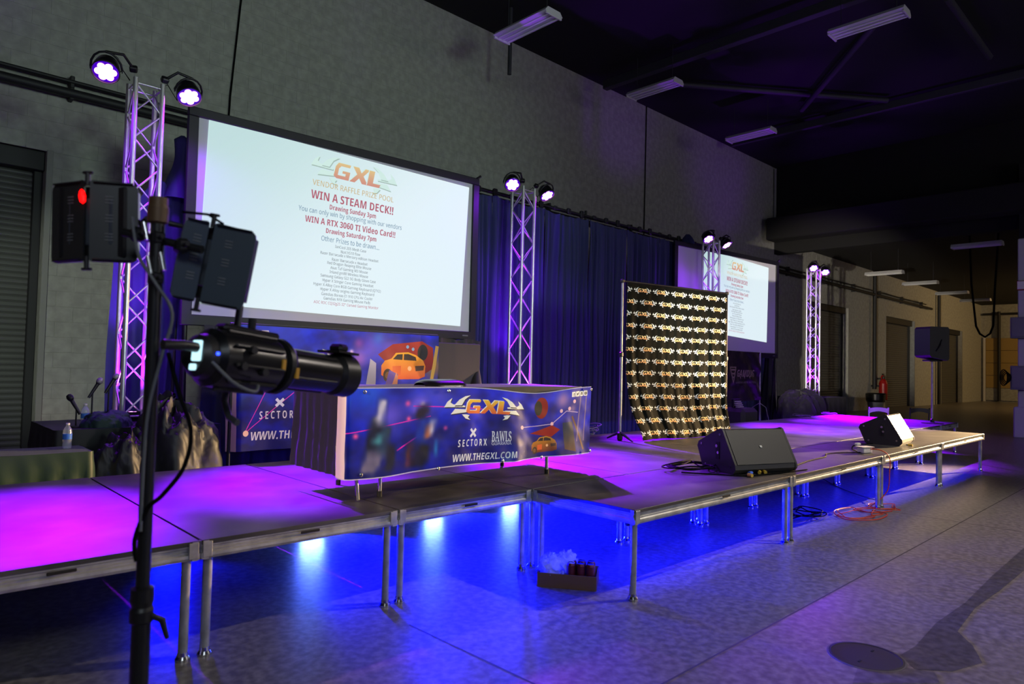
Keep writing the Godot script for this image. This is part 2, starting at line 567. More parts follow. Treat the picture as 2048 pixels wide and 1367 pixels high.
func coupe(img: Image, cx: float, cy: float, s: float, body0: Color, body1: Color) -> void: # a plain generic sports coupe, about 2 s wide
	fill_poly(img, pv([-1.0, 0.35, -1.0, 0.0, -0.85, -0.18, -0.55, -0.26, -0.35, -0.48, 0.2, -0.52, 0.55, -0.42, 0.9, -0.22, 1.02, 0.0, 1.0, 0.4, 0.7, 0.5, -0.7, 0.52], cx, cy, s), body0, body1)
	fill_poly(img, pv([-0.48, -0.24, -0.28, -0.42, -0.04, -0.44, -0.04, -0.22], cx, cy, s), Color(0.16, 0.13, 0.14))
	fill_poly(img, pv([0.02, -0.22, 0.02, -0.44, 0.22, -0.45, 0.55, -0.34, 0.6, -0.2], cx, cy, s), Color(0.2, 0.16, 0.15))
	fill_poly(img, pv([0.55, 0.0, 0.96, -0.02, 0.94, 0.16, 0.58, 0.2], cx, cy, s), Color(0.3, 0.16, 0.08))
	disc(img, cx - 0.72 * s, cy + 0.36 * s, 0.2 * s, Color(0.2, 0.13, 0.09), 1.2)
	disc(img, cx - 0.72 * s, cy + 0.36 * s, 0.11 * s, Color(0.45, 0.3, 0.14), 1.2)
	disc(img, cx + 0.3 * s, cy + 0.1 * s, 0.09 * s, Color(1, 0.75, 0.55))
	fill_poly(img, pv([-0.5, 0.02, -0.1, 0.0, -0.12, 0.34, -0.5, 0.36], cx, cy, s), Color(0.85, 0.35, 0.12))

func banner_print(front: bool) -> Image:
	var w := 2048; var h := 512 if front else 1000
	var pk := Color(1, 0.35, 0.65); var wh := Color(1, 0.9, 1)
	var spots := []
	if front:
		spots = [[0.1, 0.05, 0.30, Color(0.15, 0.45, 1), 0.6], [0.17, 0.3, 0.28, Color(0.5, 0.4, 0.95), 0.7], [0.26, 0.22, 0.22, Color(0.65, 0.5, 1), 0.75], [0.22, 0.18, 0.05, pk, 0.8], [0.06, 0.52, 0.05, pk, 0.95], [0.225, 0.36, 0.045, pk, 0.95], [0.27, 0.2, 0.05, wh, 1.0], [0.35, 0.5, 0.045, pk, 0.7],
			[0.33, 0.12, 0.25, Color(0.4, 0.35, 0.9), 0.6], [0.71, 0.2, 0.1, Color(0.6, 0.45, 0.9), 0.6], [0.85, 0.15, 0.2, Color(0.75, 0.55, 0.75), 0.85], [0.9, 0.3, 0.1, Color(0.8, 0.6, 0.7), 0.6], [0.58, 0.62, 0.18, Color(0.45, 0.35, 0.5), 0.6], [0.58, 0.85, 0.14, Color(0.5, 0.38, 0.5), 0.6], [0.03, 0.1, 0.2, Color(0.05, 0.25, 0.9), 0.7]]
	else:
		spots = [[0.62, 0.12, 0.22, Color(0.5, 0.35, 0.9), 0.75], [0.56, 0.1, 0.07, Color(0.6, 0.3, 0.75), 0.8], [0.66, 0.05, 0.1, Color(0.2, 0.5, 0.95), 0.7], [0.50, 0.2, 0.04, wh, 1.0], [0.525, 0.18, 0.03, wh, 1.0], [0.56, 0.24, 0.12, Color(0.8, 0.45, 0.85), 0.7], [0.73, 0.15, 0.2, Color(0.55, 0.4, 0.9), 0.7], [0.2, 0.1, 0.3, Color(0.05, 0.2, 0.85), 0.8], [0.97, 0.3, 0.2, Color(0.75, 0.55, 0.25), 0.8], [0.94, 0.6, 0.2, Color(0.35, 0.2, 0.6), 0.8]]
	var img := soft_back(w, h, 5 if front else 9, spots, Color(0.02, 0.04, 0.42), Color(0.04, 0.16, 0.98))
	var S := func(x: float, y: float) -> Vector2: return Vector2(x * w, y * h)
	var lines := [[0.03, 0.5, 0.30, 0.35], [0.24, 0.22, 0.5, 0.28], [0.66, 0.52, 0.80, 0.5], [0.80, 0.5, 0.87, 0.33], [0.87, 0.33, 0.93, 0.37]] if front else [[0.06, 0.86, 0.34, 0.42], [0.06, 0.86, 0.17, 0.42]]
	for l in lines:
		ray(img, S.call(l[0], l[1]), S.call(l[2], l[3]), 6, Color(0.85, 0.15, 0.75) if l[0] < 0.6 else Color(0.8, 0.7, 0.85))
	if front:
		ray(img, S.call(0.19, 0.72), S.call(0.29, 0.52), 9, Color(0.85, 0.1, 0.7))
		for q in [[0.66, 0.52], [0.80, 0.5], [0.845, 0.32], [0.885, 0.3], [0.91, 0.2]]: disc(img, q[0] * w, q[1] * h, 15, Color(0.95, 0.75, 0.8))
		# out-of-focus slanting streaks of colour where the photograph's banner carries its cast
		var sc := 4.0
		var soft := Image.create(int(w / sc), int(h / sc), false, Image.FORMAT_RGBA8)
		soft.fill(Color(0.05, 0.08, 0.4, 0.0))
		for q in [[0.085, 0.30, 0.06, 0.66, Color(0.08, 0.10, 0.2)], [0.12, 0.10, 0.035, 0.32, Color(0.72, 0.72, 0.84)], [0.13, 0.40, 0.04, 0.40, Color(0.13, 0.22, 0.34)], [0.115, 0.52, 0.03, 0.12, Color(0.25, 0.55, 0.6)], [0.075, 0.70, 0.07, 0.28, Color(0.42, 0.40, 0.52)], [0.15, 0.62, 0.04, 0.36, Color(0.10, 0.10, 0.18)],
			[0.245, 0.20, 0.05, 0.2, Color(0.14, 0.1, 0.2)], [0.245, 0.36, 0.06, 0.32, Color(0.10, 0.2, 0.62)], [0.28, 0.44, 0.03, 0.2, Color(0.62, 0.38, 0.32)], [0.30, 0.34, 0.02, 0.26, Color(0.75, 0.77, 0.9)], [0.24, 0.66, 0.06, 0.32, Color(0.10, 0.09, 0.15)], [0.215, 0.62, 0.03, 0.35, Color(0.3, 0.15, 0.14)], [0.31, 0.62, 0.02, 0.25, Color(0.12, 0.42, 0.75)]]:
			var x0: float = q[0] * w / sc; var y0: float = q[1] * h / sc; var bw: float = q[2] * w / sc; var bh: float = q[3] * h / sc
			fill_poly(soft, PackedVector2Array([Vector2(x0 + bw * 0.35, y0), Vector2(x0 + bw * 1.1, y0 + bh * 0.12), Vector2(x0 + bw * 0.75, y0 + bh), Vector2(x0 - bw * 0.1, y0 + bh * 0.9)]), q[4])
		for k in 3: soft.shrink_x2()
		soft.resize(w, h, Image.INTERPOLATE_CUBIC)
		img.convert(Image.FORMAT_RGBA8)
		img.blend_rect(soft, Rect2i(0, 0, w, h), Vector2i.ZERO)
		disc(img, 0.75 * w, 0.24 * h, 62, Color(0.55, 0.09, 0.07), 1.35)
		disc(img, 0.735 * w, 0.24 * h, 36, Color(0.18, 0.18, 0.14), 1.6)
		fill_poly(img, PackedVector2Array([S.call(0.70, 0.62), S.call(0.80, 0.52), S.call(0.84, 0.6), S.call(0.80, 0.7)]), Color(0.6, 0.12, 0.08))
		fill_poly(img, PackedVector2Array([S.call(0.85, 0.5), S.call(0.9, 0.5), S.call(0.92, 0.95), S.call(0.86, 0.9)]), Color(0.12, 0.2, 0.32), Color(0.4, 0.28, 0.22))
		ray(img, S.call(0.90, 0.42), S.call(0.965, 0.93), 16, Color(0.45, 0.3, 0.2))
		coupe(img, 0.765 * w, 0.80 * h, 118, Color(0.82, 0.60, 0.12), Color(0.45, 0.16, 0.06))
		for a in [[0.945, 0.1, 0.925, 0.8], [0.975, 0.1, 0.965, 0.8]]: ray(img, S.call(a[0], a[1]), S.call(a[2], a[3]), 12, Color(0.5, 0.42, 0.6))
		flat = 0.74
		crest(img, 0.508 * w, 0.24 * h, 0.325 * w, Color(0.93, 0.93, 0.90), Color(0.95, 0.78, 0.22), Color(0.88, 0.38, 0.18), Color(0.12, 0.08, 0.2))
		flat = 1.0
		var lt := Color(0.88, 0.90, 0.95)
		for f in [-1, 1]: ray(img, Vector2(0.458 * w - 24, 0.585 * h - 26 * f), Vector2(0.458 * w + 24, 0.585 * h + 26 * f), 17, lt)
		text(img, "S E C T O R X", 0.458 * w, 0.715 * h, 0.118 * w, 46, lt, "sans_bold")
		text(img, "BAWLS", 0.572 * w, 0.64 * h, 0.074 * w, 72, lt, "serif_bold")
		text(img, "GUARANA", 0.572 * w, 0.735 * h, 0.074 * w, 22, lt, "sans")
		text(img, "WWW.THEGXL.COM", 0.505 * w, 0.90 * h, 0.25 * w, 46, lt, "sans_bold", 0.12)
		socials(img, 0.895 * w, 0.055 * h, 40, Color(0.96, 0.95, 0.92), Color(0.12, 0.12, 0.16))
		img.fill_rect(Rect2i(0, 0, 70, h), Color(0.93, 0.84, 0.86))  # pale edge strip: the bright light it catches is put into the print
		img.fill_rect(Rect2i(0, 0, w, 5), Color(0.75, 0.75, 0.85)); img.fill_rect(Rect2i(0, h - 6, w, 6), Color(0.8, 0.78, 0.85))
	else:
		img.fill_rect(Rect2i(0, 0, 60, h), Color(0.86, 0.68, 0.66))  # warm gleam on the curled left edge put into the print
		socials(img, 0.018 * w, 0.035 * h, 62, Color(0.93, 0.9, 0.97), Color(0.1, 0.1, 0.2))
		crest(img, 0.32 * w, 0.27 * h, 0.34 * w, Color(0.93, 0.93, 0.90), Color(0.95, 0.78, 0.22), Color(0.88, 0.38, 0.18), Color(0.12, 0.08, 0.2))
		var lt := Color(0.85, 0.87, 0.95)
		disc(img, 0.065 * w, 0.86 * h, 24, Color(0.95, 0.8, 0.75))
		for f in [-1, 1]: ray(img, Vector2(0.205 * w - 34, 0.62 * h - 30 * f), Vector2(0.205 * w + 34, 0.62 * h + 30 * f), 24, lt)
		text(img, "S E C T O R X", 0.205 * w, 0.72 * h, 0.17 * w, 62, lt, "sans_bold")
		text(img, "BAWLS", 0.375 * w, 0.67 * h, 0.11 * w, 96, lt, "serif_bold")
		text(img, "GUARANA", 0.375 * w, 0.765 * h, 0.11 * w, 30, lt, "sans")
		text(img, "WWW.THEGXL.COM", 0.265 * w, 0.885 * h, 0.36 * w, 66, lt, "sans_bold", 0.12)
		fill_poly(img, PackedVector2Array([S.call(0.66, 0.2), S.call(0.74, 0.1), S.call(0.9, 0.06), S.call(0.965, 0.12), S.call(0.97, 0.32), S.call(0.9, 0.4), S.call(0.72, 0.3)]), Color(0.72, 0.16, 0.10), Color(0.45, 0.08, 0.1))
		disc(img, 0.905 * w, 0.17 * h, 60, Color(0.1, 0.11, 0.14), 1.3)
		for q in [[0.82, 0.12], [0.85, 0.14], [0.82, 0.2], [0.855, 0.21]]: disc(img, q[0] * w, q[1] * h, 16, Color(0.55, 0.7, 0.85))
		coupe(img, 0.80 * w, 0.30 * h, 250, Color(0.98, 0.72, 0.16), Color(0.85, 0.33, 0.10))
		for q in [[0.60, 0.24, 0.05, 0.25, Color(0.75, 0.72, 0.82)], [0.70, 0.34, 0.07, 0.16, Color(0.4, 0.3, 0.7)], [0.74, 0.36, 0.03, 0.12, Color(0.85, 0.55, 0.42)]]:
			fill_poly(img, PackedVector2Array([S.call(q[0] + 0.02, q[1]), S.call(q[0] + q[2], q[1] + 0.04), S.call(q[0] + q[2], q[1] + q[3]), S.call(q[0], q[1] + q[3])]), q[4], q[4].darkened(0.3))
		for a in [[0.99, 0.1, 0.95, 0.6]]: ray(img, S.call(a[0], a[1]), S.call(a[2], a[3]), 40, Color(0.85, 0.66, 0.3))
	return img

func slide_print() -> Image: # the projected slide
	var w := 2048; var h := 1130
	var img := Image.create(w / 16, h / 16, false, Image.FORMAT_RGB8)
	for y in img.get_height():
		for x in img.get_width():
			var u := float(x) / img.get_width(); var v := float(y) / img.get_height()
			var c := Color(0.755, 0.875, 0.87).lerp(Color(0.90, 0.965, 0.985), smoothstep(0.0, 0.75, u * 0.8 + v * 0.45))
			img.set_pixel(x, y, c)
	img.resize(w, h, Image.INTERPOLATE_CUBIC)
	flat = 0.88
	crest(img, 0.5 * w, 0.105 * h, 0.335 * w, Color(0.82, 0.93, 0.90), Color(0.88, 0.76, 0.52), Color(0.82, 0.55, 0.48), Color(0.62, 0.72, 0.68))
	flat = 1.0
	var gold := Color(0.80, 0.68, 0.45); var red := Color(0.70, 0.33, 0.40); var blue := Color(0.40, 0.53, 0.63); var grey := Color(0.42, 0.46, 0.48)
	var rows := [
		["VENDOR RAFFLE PRIZE POOL", 0.213, 0.315, 38, gold, "sans"], ["WIN A STEAM DECK!!", 0.287, 0.32, 56, red, "sans_bold"],
		["Drawing Sunday 3pm", 0.348, 0.18, 33, red, "sans_bold"], ["You can only win by shopping with our vendors", 0.389, 0.40, 33, blue, "sans"],
		["WIN A RTX 3060 TI Video Card!!", 0.440, 0.35, 42, red, "sans_bold"], ["Drawing Saturday 7pm", 0.496, 0.195, 33, red, "sans_bold"],
		["Other Prizes to be drawn...", 0.541, 0.225, 34, blue, "sans"],
		["IanCool 205 Mesh Case", 0.579, 0.12, 19, grey, "sans"], ["Nzxt h510 flow", 0.606, 0.075, 19, grey, "sans"],
		["Razer Barracuda x Mercury edition Headset", 0.632, 0.225, 19, grey, "sans"], ["Razer Barracuda x Headset", 0.660, 0.138, 19, grey, "sans"],
		["Red Dragon Reaping Elite Mouse", 0.687, 0.17, 19, grey, "sans"], ["Asus Tuf Gaming M3 Mouse", 0.714, 0.145, 19, grey, "sans"],
		["Inland gm88 Wireless Mouse", 0.741, 0.148, 19, grey, "sans"], ["Samsung Galaxy S22 5G Body Glove Case", 0.768, 0.213, 19, grey, "sans"],
		["Hyper X Stinger Core Gaming Headset", 0.796, 0.197, 19, grey, "sans"], ["Hyper X Alloy Core RGB Gaming Keyboard (QTY2)", 0.824, 0.26, 19, grey, "sans"],
		["Hyper X Alloy origins Gaming Keyboard", 0.851, 0.208, 19, grey, "sans"], ["Gamdias Boreas E1 910 CPU Air Cooler", 0.877, 0.198, 19, grey, "sans"],
		["Gamdias NYX Gaming Mouse Pads", 0.905, 0.18, 19, grey, "sans"], ["AOC ROC CQ32g2S 32\" Curved Gaming Monitor", 0.933, 0.25, 19, Color(0.72, 0.40, 0.47), "sans"]]
	for r in rows: text(img, r[0], 0.5 * w, r[1] * h, r[2] * w, r[3], r[4], r[5])
	return img

func repeat_print() -> Image: # black fabric with rows of the emblem
	var w := 1200; var h := 1200
	var img := Image.create(w, h, false, Image.FORMAT_RGBA8)
	img.fill(Color(0.03, 0.045, 0.04))
	var logo := Image.create(206, 96, false, Image.FORMAT_RGBA8)
	logo.fill(Color(0, 0, 0, 0))
	flat = 0.78
	crest(logo, 103, 36, 196, Color(0.86, 0.88, 0.88), Color(1.0, 0.93, 0.70), Color(0.96, 0.68, 0.44))
	flat = 1.0
	for row in 14:
		for col in 7:
			var x := int(-150 + col * 212 + (row % 2) * 106 - (40 if row % 2 else 0))
			img.blend_rect(logo, Rect2i(0, 0, 206, 96), Vector2i(x, 12 + row * 92))
	return img

func sponsor_print() -> Image:
	var w := 900; var h := 800
	var img := Image.create(w, h, false, Image.FORMAT_RGB8)
	img.fill(Color(0.13, 0.10, 0.14))
	var c := Color(0.62, 0.53, 0.50)
	var t := PackedVector2Array([Vector2(262, 250), Vector2(400, 250), Vector2(330, 530)])
	fill_poly(img, t, c)
	fill_poly(img, PackedVector2Array([Vector2(284, 268), Vector2(378, 268), Vector2(330, 480)]), Color(0.16, 0.11, 0.14))
	for k in 3: fill_poly(img, PackedVector2Array([Vector2(290 + k * 12, 285 + k * 60), Vector2(372 - k * 12, 285 + k * 60), Vector2(362 - k * 12, 312 + k * 60), Vector2(300 + k * 12, 312 + k * 60)]), c)
	disc(img, 332, 330, 20, Color(0.16, 0.11, 0.14))
	text(img, "GAMDIAS", 600, 355, 380, 110, c, "sans_bold", 0.1)
	for k in 3: fill_poly(img, PackedVector2Array([Vector2(470 + k * 90, 400), Vector2(490 + k * 90, 400), Vector2(484 + k * 90, 452)]), c)
	text(img, "GAMING ART IN MOTION", 590, 500, 400, 30, Color(0.50, 0.44, 0.46), "sans_bold")
	return img

func print_mat(key: String, img: Image, rough := 0.45, spec := 0.5) -> StandardMaterial3D:
	var m := mat(key, Color.WHITE, rough)
	m.albedo_texture = ImageTexture.create_from_image(img)
	m.texture_repeat = false
	m.metallic_specular = spec
	return m

# ------------------------------------------------------------------ the hall
const WZ := -10.5
const XL := -9.0
const XH := 22.3   # end of the tall bay
const XR := 51.2
const ZF := 15.0
var doors := [[-2.6, 1.63, 4.22], [24.85, 29.0, 4.24], [33.5, 37.65, 4.2], [42.3, 46.6, 4.17]]

func in_door(x0: float, x1: float, y: float) -> Array: # the clear spans of a course of blocks between the openings
	var spans := [[x0, x1]]
	for d in doors:
		if y >= d[2] - 0.01: continue
		var out := []
		for s in spans:
			if s[1] <= d[0] or s[0] >= d[1]: out.append(s); continue
			if s[0] < d[0]: out.append([s[0], d[0]])
			if s[1] > d[1]: out.append([d[1], s[1]])
		spans = out
	return spans

func block(b: MB, x0: float, x1: float, y0: float, y1: float) -> void: # one painted block, its face 8 mm proud of the joint with eased edges
	var g := 0.002; var e := 0.003; var zf := WZ; var zb := WZ - 0.005
	x0 += g; x1 -= g; y0 += g; y1 -= g
	var o := [Vector3(x0, y0, zb), Vector3(x1, y0, zb), Vector3(x1, y1, zb), Vector3(x0, y1, zb)]
	var q := [Vector3(x0 + e, y0 + e, zf), Vector3(x1 - e, y0 + e, zf), Vector3(x1 - e, y1 - e, zf), Vector3(x0 + e, y1 - e, zf)]
	b.quad(q[0], q[1], q[2], q[3])
	for k in 4: b.quad(o[k], o[(k + 1) % 4], q[(k + 1) % 4], q[k])

func make_room() -> void:
	# floor
	var f := MB.new()
	f.box(Vector3((XL + XR) * 0.5, -0.15, (WZ + ZF) * 0.5), Vector3(XR - XL, 0.3, ZF - WZ + 1.2))
	var floor_ := struct("floor", f, M.concrete, "polished concrete floor with saw-cut joints and dark damp stains")
	# saw-cut joints, drain cover and stains lying in the floor
	for j in [[Vector3(-4, 0, -1.95), Vector3(13, 0, -1.95)], [Vector3(2.45, 0, -3.4), Vector3(2.62, 0, 3)], [Vector3(8.6, 0, -3), Vector3(8.7, 0, 3)], [Vector3(5, 0, -0.2), Vector3(30, 0, -0.3)], [Vector3(14.7, 0, -6), Vector3(14.8, 0, 3)]]:
		var s := MB.new()
		var d: Vector3 = (j[1] - j[0]).normalized(); var w := d.cross(Vector3.UP) * 0.006
		s.quad(j[0] - w + Vector3.UP * 0.0006, j[0] + w + Vector3.UP * 0.0006, j[1] + w + Vector3.UP * 0.0006, j[1] - w + Vector3.UP * 0.0006)
		for k in range(0, s.n.size()): s.n[k] = Vector3.UP
		obj("floor_joint", s, mat("joint", Color(0.30, 0.28, 0.27), 0.7), floor_)
	for st in stains(): obj("damp_stain", st[0], st[1], floor_)
	# back wall: a slab in pieces round the openings, with courses of blocks before it
	var sl := MB.new()
	var xs := XL
	var zc := WZ - 0.254; var th := 0.5
	for d in doors:
		sl.box(Vector3((xs + d[0]) * 0.5, 4.35, zc), Vector3(d[0] - xs, 8.7, th))
		sl.box(Vector3((d[0] + d[1]) * 0.5, (d[2] + 8.7) * 0.5, zc), Vector3(d[1] - d[0], 8.7 - d[2], th))
		xs = d[1]
	sl.box(Vector3((xs + XR) * 0.5, 4.35, zc), Vector3(XR - xs, 8.7, th))
	var wall := struct("wall_back", sl, M.block_paint, "long wall of painted concrete blocks behind the stage with roll-up door openings")
	var rest := MB.new()
	var singles := 0
	var rows := 43
	for r in rows:
		var y0 := r * 0.2
		var xe := XR if y0 < 6.0 else XH
		for s in in_door(XL, xe, y0 + 0.1):
			var x: float = floorf(s[0] / 0.4) * 0.4 + (0.2 if r % 2 else 0.0) - 0.4
			while x < s[1]:
				var a: float = maxf(x, s[0]); var b: float = minf(x + 0.4, s[1])
				if b - a > 0.06:
					var near: bool = (a > 1.5 and b < 2.6 and y0 < 4.3) or (a > -0.6 and b < 5.0 and y0 > 4.15 and y0 < 6.0)
					if near and singles < 290:
						var one := MB.new()
						block(one, a, b, y0, y0 + 0.2)
						obj("block", one, M.block_paint, wall)
						singles += 1
					else: block(rest, a, b, y0, y0 + 0.2)
				x += 0.4
	var rs := obj("block_courses", rest, M.block_paint, wall)
	rs.set_meta("kind", "stuff")
	# the other walls, ceilings, and the dark bulkhead between the tall and the low bay
	var b := MB.new()
	b.box(Vector3(XR + 0.2, 3.2, (WZ + ZF) * 0.5), Vector3(0.4, 6.6, ZF - WZ + 1.0))
	var ew := struct("wall_end", b, M.block_paint, "far end wall of pale painted blocks with a tan panelled door")
	b = MB.new(); b.box(Vector3((XL + XR) * 0.5, 4.35, ZF + 0.2), Vector3(XR - XL, 8.7, 0.4)); struct("wall_front", b, M.block_paint)
	b = MB.new(); b.box(Vector3(XL - 0.2, 4.35, (WZ + ZF) * 0.5), Vector3(0.4, 8.7, ZF - WZ + 1.2)); struct("wall_left", b, M.block_paint)
	b = MB.new(); b.box(Vector3((XL + XH) * 0.5, 8.66, (WZ + ZF) * 0.5), Vector3(XH - XL, 0.3, ZF - WZ)); struct("ceiling", b, M.black_ceiling, "black roof deck high above the tall bay")
	b = MB.new(); b.box(Vector3((XH + XR) * 0.5, 6.2, (WZ + ZF) * 0.5), Vector3(XR - XH, 0.3, ZF - WZ)); struct("ceiling", b, M.black_ceiling, "lower black ceiling over the far bay")
	b = MB.new(); b.box(Vector3(XH + 0.15, 7.1, (WZ + ZF) * 0.5), Vector3(0.3, 3.1, ZF - WZ)); struct("wall_bulkhead", b, M.black_ceiling, "black bulkhead above the opening to the far bay")
	# duct along the bulkhead, and the pipe at the corner of the tall wall
	b = MB.new(); b.box(Vector3(21.6, 6.22, 0.2), Vector3(0.66, 0.72, 21.0), 0.03)
	tag(obj("ceiling_duct", b, M.black_ceiling), "black square duct hung along the bulkhead at the end of the tall wall", "duct")
	b = MB.new(); b.cyl(Vector3(22.2, 6.7, WZ + 0.06), Vector3(22.2, 8.45, WZ + 0.06), 0.045)
	tag(obj("corner_pipe", b, mat("pale_pipe", Color(0.5, 0.5, 0.5), 0.5)), "short pale upright pipe at the far top corner of the tall block wall", "pipe")
	# roof joists and hangers
	for q in [[12.4, 8.2, 0.16, 0.2], [6.2, 8.3, 0.12, 0.2], [18.4, 8.3, 0.12, 0.2]]:
		b = MB.new(); b.box(Vector3(q[0], q[1], 2.0), Vector3(q[2], q[3], 24.0), 0.01)
		var jn: Node = obj("roof_joist", b, M.joist_paint)
		tag(jn, {12.4: "roof joist over the middle of the stage, lit violet at its near end", 6.2: "roof joist nearest the camera above the wide screen", 18.4: "roof joist farthest off, close to the black bulkhead"}[q[0]], "joist", "joists across the black roof")
	for q in [[Vector3(13.9, 8.3, -4.6), Vector3(17.2, 8.3, -7.4), "slanting roof brace behind the violet-lit ceiling fixture"], [Vector3(13.5, 8.38, -9.2), Vector3(18.2, 8.38, -5.7), "roof brace crossing the slanting brace low over the far fixtures"], [Vector3(13.6, 8.25, -3.3), Vector3(16.8, 8.25, -3.3), "short roof brace at the upper right corner of the view"]]:
		b = MB.new(); b.tube([q[0], q[1]], 0.07, 6)
		tag(obj("roof_brace", b, M.joist_paint), q[2], "brace", "braces under the black roof")
	b = MB.new(); b.cyl(Vector3(8.85, 7.2, WZ + 1.0), Vector3(8.85, 8.55, WZ + 1.0), 0.04)
	tag(obj("drop_pipe", b, M.joist_paint), "thin upright pipe dropping from the black roof between the first two ceiling fixtures", "pipe")
	# pipes along the wall
	for q in [[4.985, 0.06, -3.0, 40.0, "thick black pipe running the length of the block wall"], [5.14, 0.025, -3.0, 39.0, "thin black conduit just above the thick wall pipe"]]:
		b = MB.new()
		b.cyl(Vector3(q[2], q[0], WZ + 0.14), Vector3(q[3], q[0], WZ + 0.14), q[1], 10)
		var pn := tag(obj("wall_pipe", b, M.black_steel), q[4], "pipe")
		var x := -1.2
		while x < q[3]:
			var c := MB.new(); c.box(Vector3(x, q[0], WZ + 0.07), Vector3(0.05, 0.16, 0.15), 0.008)
			obj("bracket", c, M.black_steel, pn)
			x += 3.05
	for q in [[31.6, 6.0, 0.9, "black standpipe on the wall beside the red extinguishers"], [41.3, 6.0, 0.02, "black standpipe on the wall behind the pole speaker"]]:
		b = MB.new(); b.cyl(Vector3(q[0], q[2], WZ + 0.15), Vector3(q[0], q[1], WZ + 0.15), 0.085, 10)
		tag(obj("standpipe", b, M.black_steel), q[3], "pipe")
	# thin cables hanging down the tall wall
	for q in [[[Vector3(4.15, 8.5, WZ + 0.03), Vector3(4.02, 7.0, WZ + 0.03), Vector3(3.92, 5.6, WZ + 0.03), Vector3(3.84, 3.0, WZ + 0.03)], "thin black cable hanging down the block wall above the wide screen"], [[Vector3(14.75, 8.5, WZ + 0.03), Vector3(14.74, 6.5, WZ + 0.03), Vector3(14.7, 3.0, WZ + 0.03)], "thin black cable hanging down the wall above the far curtains"]]:
		b = MB.new(); b.tube(q[0], 0.014, 6)
		tag(obj("hanging_cable", b, M.cable_black), q[1], "cable")
	make_doors()
	make_end(ew)

func stains() -> Array:
	var out := []
	var sets := [
		[[2048, 1095], [1985, 1150], [1930, 1205], [1872, 1245], [1830, 1292], [1800, 1310], [1830, 1338], [1905, 1342], [1965, 1325], [1945, 1290], [1915, 1262], [1950, 1215], [2000, 1180], [2048, 1140]],
		[[1715, 1336], [1800, 1332], [1870, 1345], [1880, 1366], [1705, 1366]]]
	var tone := [Color(0.40, 0.385, 0.37), Color(0.46, 0.44, 0.43)]
	for k in 2:
		var P := PackedVector2Array()
		for q in sets[k]:
			var w := floor_point(q[0], q[1])
			P.append(Vector2(w.x, -w.z))
		var m := MB.new()
		m.xf = Transform3D(Basis(Vector3(1, 0, 0), Vector3(0, 0, -1), Vector3(0, 1, 0)), Vector3(0, 0.0008 - 0.0004, 0))
		m.prism(P, -0.004, 0.0006 + 0.0002 * k)
		var st := mat("stain_%d" % k, tone[k], 0.3)
		if st.albedo_texture == null: grain(st, noise(0.05, 11, 6), 0.74, 1.0, 0.55)
		out.append([m, st])
	return out

func floor_point(px: float, py: float) -> Vector3: # where marks that were measured in the photograph lie on the ground
	var r := Vector3(0.72181341, 0.02348457, 0.69168914); var u := Vector3(-0.04019579, 0.99915962, 0.00802242); var f := Vector3(0.69091945, 0.03359368, -0.7221508)
	var d := r * ((px - 1024.0) / 1357.6) - u * ((py - 683.5) / 1357.6) + f
	return EYE + d * (-EYE.y / d.y)

func make_doors() -> void:
	for k in doors.size():
		var d: Array = doors[k]
		var root := Node3D.new()
		root.name = "door_%d" % (k + 1)
		root.set_meta("kind", "structure")
		root.set_meta("label", ["grey roll-up door at the left edge beside the low green platform", "roll-up door behind the farthest lit truss tower", "roll-up door right of the fire extinguishers", "roll-up door half hidden by the pole speaker"][k])
		add_child(root)
		var zb := WZ - 0.30
		var y := 0.0
		while y < d[2] - 0.02: # interlocking curved slats
			var s := MB.new()
			var h := 0.075 if k == 0 else 0.1
			var y1: float = minf(y + h, d[2])
			var prof := [Vector2(0.0, y), Vector2(0.014, y + h * 0.25), Vector2(0.018, y + h * 0.5), Vector2(0.012, y + h * 0.8), Vector2(0.0, y1)]
			for q in 4:
				var a: Vector2 = prof[q]; var b: Vector2 = prof[q + 1]
				s.quad(Vector3(d[0], a.y, zb + a.x), Vector3(d[1], a.y, zb + a.x), Vector3(d[1], b.y, zb + b.x), Vector3(d[0], b.y, zb + b.x))
			s.quad(Vector3(d[0], y1, zb - 0.01), Vector3(d[1], y1, zb - 0.01), Vector3(d[1], y, zb - 0.01), Vector3(d[0], y, zb - 0.01))
			obj("slat", s, M.roll_door, root)
			y += h
		for sd in [0, 1]:
			var g := MB.new(); g.box(Vector3(d[sd] + (0.05 if sd == 0 else -0.05), d[2] * 0.5, zb + 0.05), Vector3(0.1, d[2], 0.1), 0.008)
			obj("guide_rail", g, M.black_steel, root)
		var hd := MB.new(); hd.box(Vector3((d[0] + d[1]) * 0.5, d[2] - 0.13, zb + 0.1), Vector3(d[1] - d[0], 0.26, 0.2), 0.01)
		obj("hood", hd, M.black_steel, root)
		var bk := MB.new(); bk.box(Vector3((d[0] + d[1]) * 0.5, d[2] * 0.5, WZ - 0.42), Vector3(d[1] - d[0], d[2], 0.1))
		obj("backing", bk, M.dark_gap, root)
		# steel angle on the jambs
		for sd in [0, 1]:
			var tr := MB.new(); tr.box(Vector3(d[sd] + (0.035 if sd == 1 else -0.035), d[2] * 0.5, WZ + 0.006), Vector3(0.07, d[2], 0.016), 0.004)
			obj("jamb_trim", tr, mat("jamb_paint", Color(0.52, 0.52, 0.5), 0.6), root)

